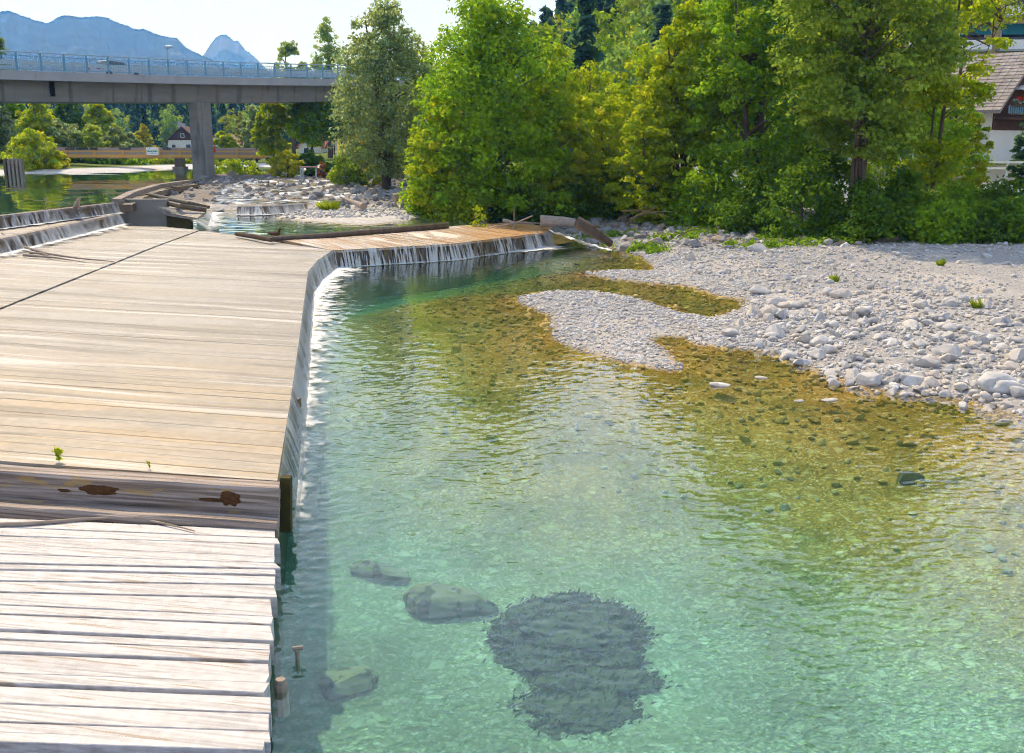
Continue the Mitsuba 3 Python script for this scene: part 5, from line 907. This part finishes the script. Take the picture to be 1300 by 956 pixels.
def rough(vf):
    v, f = vf; return v * (1 + 0.5 * (meshkit.fbm(v * 2.2, 5, 9)[:, None] - 0.5)), f
q = G(565, 765, -1.3); V, F = rough(stone_mesh(340, 4, 0.34)); say(put('sunken_boulder', (V * [0.72, 0.42, 0.75] @ rotz(-0.3).T + [q[0], q[1], gz(q[0], q[1]) + 0.06], F), 'sunken_stone', smooth=50), 'pale flat boulder under water left of the dark weed patch', 'boulder')
q = G(490, 722, -1.3); V, F = rough(stone_mesh(341, 4, 0.3)); say(put('sunken_boulder', (V * [0.55, 0.25, 0.5] @ rotz(-0.5).T + [q[0], q[1], gz(q[0], q[1]) + 0.04], F), 'sunken_stone', smooth=50), 'smaller dim boulder under water nearer the weir', 'boulder')
q = G(440, 850, -1.3); V, F = rough(stone_mesh(342, 4, 0.3)); say(put('sunken_boulder', (V * [0.5, 0.4, 0.5] + [q[0], q[1], gz(q[0], q[1]) + 0.04], F), 'sunken_stone', smooth=50), 'pale boulder under water near the bottom edge beside the white deck', 'boulder')
# weed bed
q = G(722, 800, -1.3); wv = np.array(trimesh.creation.icosphere(5).vertices); wf = np.array(trimesh.creation.icosphere(5).faces); m = MB()
for (ox, oy, rx, ry, hh) in ((0, 0, 0.82, 0.70, 0.34), (-0.35, 0.35, 0.5, 0.42, 0.30), (0.42, 0.42, 0.5, 0.4, 0.28), (0.4, -0.35, 0.55, 0.5, 0.22), (-0.3, -0.55, 0.6, 0.45, 0.22), (0.05, 0.68, 0.42, 0.3, 0.2), (0.2, -1.0, 0.8, 0.5, 0.16), (0.0, -1.6, 0.75, 0.5, 0.16), (-0.75, 0.0, 0.35, 0.5, 0.12), (0.75, 0.1, 0.3, 0.4, 0.12)):
    v = wv * (1 + 0.9 * (meshkit.fbm(wv * 2.1 + ox * 7, 4)[:, None] - 0.5)) * [rx, ry, hh]; v[:, 2] += 0.05 * (meshkit.noise(v * 17 + ox) - 0.5); m.add(v * [0.98, 0.92, 0.7] + [q[0] + ox * 0.95, q[1] + oy, gz(q[0] + ox, q[1] + oy) - 0.04], wf)
n = 8000; base = np.vstack(m.v); fringe = base[:, :2] + r.normal(0, 0.06, (len(base), 2)); base = np.vstack([base, np.c_[fringe, bank_z(fringe[:, 0], fringe[:, 1])][::2]]); pk = base[r.integers(len(base), size=n)] + r.normal(0, 0.02, (n, 3)); ln = 0.03 + 0.07 * r.random(n); th = -0.4 + 0.9 * r.standard_normal(n); tip = pk + np.stack([np.cos(th) * ln, np.sin(th) * ln, 0.02 + 0.03 * r.random(n)], -1); w_ = np.stack([-np.sin(th), np.cos(th), 0 * th], -1) * (0.006 + 0.008 * r.random(n))[:, None]
V = np.stack([pk - w_, pk + w_, (pk + tip) / 2 + w_ + [0, 0, 0.02], tip], 1).reshape(-1, 3); b = np.arange(n)[:, None] * 4
m.add(V, np.vstack([b + [0, 1, 2], b + [0, 2, 3]])); say(put('water_weed', m, 'weed'), 'dark blue-grey mound of water weed on the river bed', 'water weed', kind='stuff')
# rubble field behind the pond
rub = lambda x, y: inside(POND.buffer(0.3), x, y) & (y > 61.5)
P4 = scatter(800, (-27, 2), (61, 92), lambda x, y: rub(x, y) & (r.random(len(x)) < 0.35 + 0.65 * sstep(-16, -8, x)))
S4 = np.minimum(0.25 * np.exp(0.55 * r.standard_normal(len(P4))) + 0.12, 1.0)
rl = lambda x, y, s_: ('big ' if s_ > 0.7 else '') + 'grey-brown rock ' + ('among the rapids left of the gravel island' if x < -14 else 'in the rubble behind the gravel island' if x < -7 else 'in the heap at the foot of the willow')
stones(P4, S4, pond_z, 'rock', rl, 'rock', rl, 'rubble_stone', 80, 'rubble', 'grey and brown broken rock strewn over the far river bed', 81)
P5 = scatter(420, (-6, 16), (45.5, 62), lambda x, y: (inside(LAND, x, y)) & (sdist(MAIN, x, y) > -11) & (y > 47) & (x < 0.28 * y) & (x > -4))
stones(P5, 0.28 + 0.5 * r.random(420) ** 3, bank_z, 'dark_rock', lambda x, y, s_: 'shaded rock under the trees ' + ('beside the rapid' if x < 5.5 else 'below the dead branches' if x < 9 else 'where the gravel bank begins') + (', nearer the water' if y < 52 else ''), 'rock', lambda x, y, s_: 'shaded rocks under the trees ' + ('left' if x < 5.5 else 'middle' if x < 9 else 'right') + (' near' if y < 52 else ' far'), 'rubble_stone', 24, 'bank_rubble', 'shaded broken rock along the foot of the trees', 82)
P7 = scatter(380, (8, 28), (44.2, 48.5), lambda x, y: inside(MAIN, x, y) & (y > 45.2 + 1.6 * meshkit.noise(np.stack([x * 0.4, 0 * x, 0 * x + 4], -1)) - 0.05 * x))
stones(P7, 0.16 + 0.45 * r.random(380) ** 3, bank_z, 'p', '', '', '', 'rubble_stone', 0, 'tree_line_rocks', 'grey rocks in the shade along the foot of the shrubs', 84)
P6 = scatter(500, (-13, -2), (54.5, 62.5), lambda x, y: inside(ISLAND, x, y)); stones(P6, 0.08 + 0.1 * np.exp(0.4 * r.standard_normal(500)), pond_z, 'p', '', '', '', 'stone', 0, 'island_gravel', 'pale gravel of the island in the pond', 83)
# driftwood, branches, plants
def branch(name, label, P, r0, mat='dead_wood', cat='branch', twigs=0, seed=0, group=None, taper=0.75):
    m = MB(); P = np.array(P); t = np.linspace(0, 1, len(P)); rr = np.random.default_rng(seed); m.tube(P, r0 * (1 - taper * t) * (1 + 0.06 * rr.standard_normal(len(P))), 11)
    for k in range(twigs): i = rr.integers(1, len(P) - 1); L_ = np.linalg.norm(P[-1] - P[0]) * 0.22; d = rr.standard_normal(3) * [1, 1, 0.5]; m.tube([P[i], P[i] + d * L_ * 0.5 + [0, 0, 0.05], P[i] + d * L_], [r0 * 0.45, r0 * 0.3, r0 * 0.1], 5)
    return say(put(name, m, mat, smooth=40), label, cat, group)
branch('branch', 'bare grey branch lying on the white deck just below the sill', [G(x, y, 0.33) for x, y in ((-40, 667), (0, 666), (30, 665), (60, 663), (100, 659.5), (140, 657.5), (172, 657.5), (205, 664), (232, 670), (247, 674))], 0.032, twigs=0)
branch('twig', 'short forked twig end on the grey branch', [G(168, 658, 0.34), G(174, 656, 0.38), G(178, 655, 0.42)], 0.012)
for i, (pts, r0, l) in enumerate([(((20, 311, 1.1), (60, 322, 1.02), (100, 328, 1.0), (145, 332, 0.98)), 0.06, 'long pale driftwood pole on the apron under the upper weir'), (((30, 324, 1.03), (70, 327, 1.0), (108, 333, 0.98)), 0.05, 'brown driftwood pole lying below the pale one'),
                                  (((38, 321, 1.05), (55, 322, 1.03), (68, 327, 1.0)), 0.05, 'short reddish stick on the driftwood pile'), (((2, 296, 1.5), (40, 316, 1.15)), 0.02, 'thin twig leaning on the lower weir step')]): branch('driftwood', l, [G(*p) for p in pts], r0, cat='driftwood', seed=i)
branch('driftwood', 'short stump of driftwood stuck on the weir crest', [G(97, 263, 2.0), G(99, 256, 2.3), G(101, 250, 2.55)], 0.14, cat='driftwood', twigs=1)
branch('driftwood', 'thin dead twig standing up from the crest left of the stump', [G(57, 266, 2.0), G(58.5, 255, 2.5), G(59, 248, 2.8)], 0.02, cat='driftwood', twigs=3)
branch('fallen_log', 'thick broken grey log lying at the right end of the far weir', [G(686, 281, 1.15), G(700, 281, 1.15), G(715, 281.5, 1.1), G(730, 283, 1.05)], 0.30, 'dead_wood', 'log', taper=0.3, twigs=3)
branch('fallen_log', 'brown mossy log slanting down to the pool beside the rapid', [G(733, 282, 1.25), G(748, 291, 0.95), G(760, 299, 0.65), G(775, 309, 0.25)], 0.28, 'bark', 'log', taper=0.3, twigs=2, seed=2)
branch('driftwood', 'bleached branches piled left of the broken log', [G(640, 280, 1.0), G(655, 283, 1.05), G(676, 274, 1.5)], 0.09, cat='driftwood', twigs=6, seed=3)
branch('driftwood', 'upright bleached stake beside the bleached branches', [G(653, 281, 1.0), G(652.6, 263, 1.8)], 0.06, cat='driftwood')
branch('driftwood', 'weathered fallen trunk with roots on the rocks under the willow', [G(500, 252, 1.6), G(520, 245, 1.9), G(545, 233, 2.5)], 0.3, cat='log', twigs=7, seed=5)
for i, (a, b, l) in enumerate([((795, 286, 1.2), (835, 262, 2.2), 'bare dead branch reaching left over the dark rocks'), ((800, 278, 1.4), (858, 268, 1.9), 'thin dead branch above the dark rocks'), ((860, 300, 0.8), (905, 290, 1.1), 'dead branch lying where the gravel bank begins'), ((790, 268, 1.9), (850, 275, 1.6), 'upper dead twig over the dark rocks')]):
    A_, B_ = G(*a), G(*b); branch('dead_branch', l, [A_, (A_ * 0.6 + B_ * 0.4) + [0, 0, 0.15], B_], 0.035, mat='bark', twigs=3, seed=20 + i)
for i, (a, b, l) in enumerate([((462, 262, 1.3), (432, 250, 1.6), 'flat wooden beam among the rubble behind the island')]): branch('beam_drift', l, [G(*a), G(*b)], 0.2, cat='driftwood')
def plantlet(name, label, p, h, n, size, col, seed, cat='plant'):
    rr = np.random.default_rng(seed); key = thing(name, label, cat); m = MB(); C = []
    for k in range(n):
        d = rr.standard_normal(2) * 0.18 * h; P_ = [p, p + [d[0] * 0.4, d[1] * 0.4, h * 0.5], p + [d[0], d[1], h * (0.7 + 0.3 * rr.random())]]; m.tube(P_, [0.004 + 0.004 * h, 0.004, 0.002], 4); C += [P_[1] * (1 - t_) + P_[2] * t_ for t_ in (0, .35, .7, 1)] + [(np.array(P_[0]) + P_[1]) / 2]
    put('stem', m, 'bark', key); V, F, K = foliage(np.array(C), size * 0.9, 7, size, col, rr); put('leaves', (V, F), 'leaf', key, color=K)
plantlet('weed_plant', 'small green plant sprouting in a joint behind the sill beam', G(75, 586, 0.76), 0.20, 3, 0.045, (.32, .40, .02), 1)
plantlet('weed_plant', 'tiny pale sprout behind the middle of the sill beam', G(190, 594, 0.74), 0.09, 2, 0.02, (.30, .36, .04), 2)
def grass(name, label, p, h, n, rad, col, seed):
    rr = np.random.default_rng(seed); a = rr.random(n) * 6.28; u = np.sqrt(rr.random(n)) * rad; b0 = np.stack([p[0] + np.cos(a) * u * 0.6, p[1] + np.sin(a) * u * 0.6, np.full(n, p[2])], -1); d = np.stack([np.cos(a) * (0.2 + u), np.sin(a) * (0.2 + u), 1.1 + 0.3 * rr.random(n)], -1) + 0.2 * rr.standard_normal((n, 3)); d *= (h * (0.5 + 0.6 * rr.random(n)) / np.linalg.norm(d, axis=1))[:, None]
    w_ = np.stack([-np.sin(a + rr.random(n) * 3), np.cos(a), 0 * a], -1) * (0.012 + h * 0.018); V = np.stack([b0 - w_, b0 + w_, b0 + d * 0.6 + w_ * 0.7, b0 + d + [0, 0, -0.1 * h]], 1).reshape(-1, 3); k = np.arange(n)[:, None] * 4
    return say(put(name, (V, np.vstack([k + [0, 1, 2], k + [0, 2, 3]])), 'leaf', color=np.repeat(np.array(col) * np.exp(0.2 * rr.standard_normal((n, 1))), 4, 0)), label, 'grass tuft')
grass('grass_clump', 'tuft of bright green grass on the gravel island in the pond', G(418, 266, 1.0), 0.7, 420, 0.75, (.30, .38, .012), 3)
for i, (x, y, zz, l) in enumerate([(1240, 383, 0.5, 'lone grass tuft in the middle of the gravel bank'), (1060, 340, 0.72, 'left grass tuft at the upper edge of the bank'), (1195, 325, 0.8, 'right grass tuft at the upper edge of the bank')]): q = G(x, y, zz); q[2] = gz(q[0], q[1]); grass('grass_clump', l, q, 0.32, 70, 0.2, (.24, .33, .02), 10 + i)
# low herbs along the foot of the shrubs, one mass
hp = scatter(900, (2, 30), (41, 53), lambda x, y: inside(MAIN, x, y) & (meshkit.noise(np.stack([x * 0.5, y * 0.5, 0 * x], -1)) > 0.38) & (y > 44.5 + 2.0 * meshkit.noise(np.stack([x * 0.3, 0 * x, 0 * x], -1))))
V, F, K = foliage(np.c_[hp, bank_z(hp[:, 0], hp[:, 1]) + 0.12], 0.36, 24, 0.16, (.15, .25, .018), np.random.default_rng(5)); say(put('ground_cover', (V, F), 'leaf', color=K), 'green herbs and grass along the foot of the shrubs', 'ground cover', kind='stuff')
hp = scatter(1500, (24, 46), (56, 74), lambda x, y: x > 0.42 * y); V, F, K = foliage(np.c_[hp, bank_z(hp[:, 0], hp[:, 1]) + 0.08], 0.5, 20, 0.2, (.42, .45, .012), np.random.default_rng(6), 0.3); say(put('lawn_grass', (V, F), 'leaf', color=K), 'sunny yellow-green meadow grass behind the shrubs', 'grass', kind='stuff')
# duck on the pond
q = G(349, 298.5, 0.84); thing('duck', 'small brown duck on the pond just above the long dark log', 'duck')
from manifold3d import Manifold
def blob(pr_): 
    M_ = None
    for (a, ra), (b, rb) in pr_:
        hpt = Manifold.batch_hull([Manifold.sphere(ra, 16).translate(a), Manifold.sphere(rb, 16).translate(b)]); M_ = hpt if M_ is None else M_ + hpt
    mm = M_.refine_to_length(0.02).to_mesh(); t_ = trimesh.Trimesh(mm.vert_properties[:, :3], mm.tri_verts); trimesh.smoothing.filter_taubin(t_, iterations=12); return t_
t_ = blob([(((-0.16, 0, 0.05), 0.05), ((0.10, 0, 0.04), 0.085)), (((-0.26, 0, 0.09), 0.015), ((-0.14, 0, 0.05), 0.06)), (((0.12, 0, 0.06), 0.06), ((0.17, 0, 0.19), 0.032)), (((0.17, 0, 0.19), 0.032), ((0.19, 0, 0.21), 0.045)), (((0.2, 0, 0.205), 0.03), ((0.27, 0, 0.195), 0.012))])
put('body', (np.array(t_.vertices) * 1.25 + q, np.array(t_.faces)), 'brown_wood', 'duck', smooth=True)
if HAZE:                                                           # the summer air that turns the far mountains blue
    scene['air_boundary_mat'] = {'type': 'null'}
    scene['haze'] = {'type': 'cube', 'to_world': T().translate([0, 2550, 345]).scale([4000, 2750, 349]), 'bsdf': {'type': 'ref', 'id': 'air_boundary_mat'}, 'interior': {'type': 'ref', 'id': 'haze_air'}}
    say('haze', 'thin blue summer haze over the whole valley', 'haze', kind='stuff')
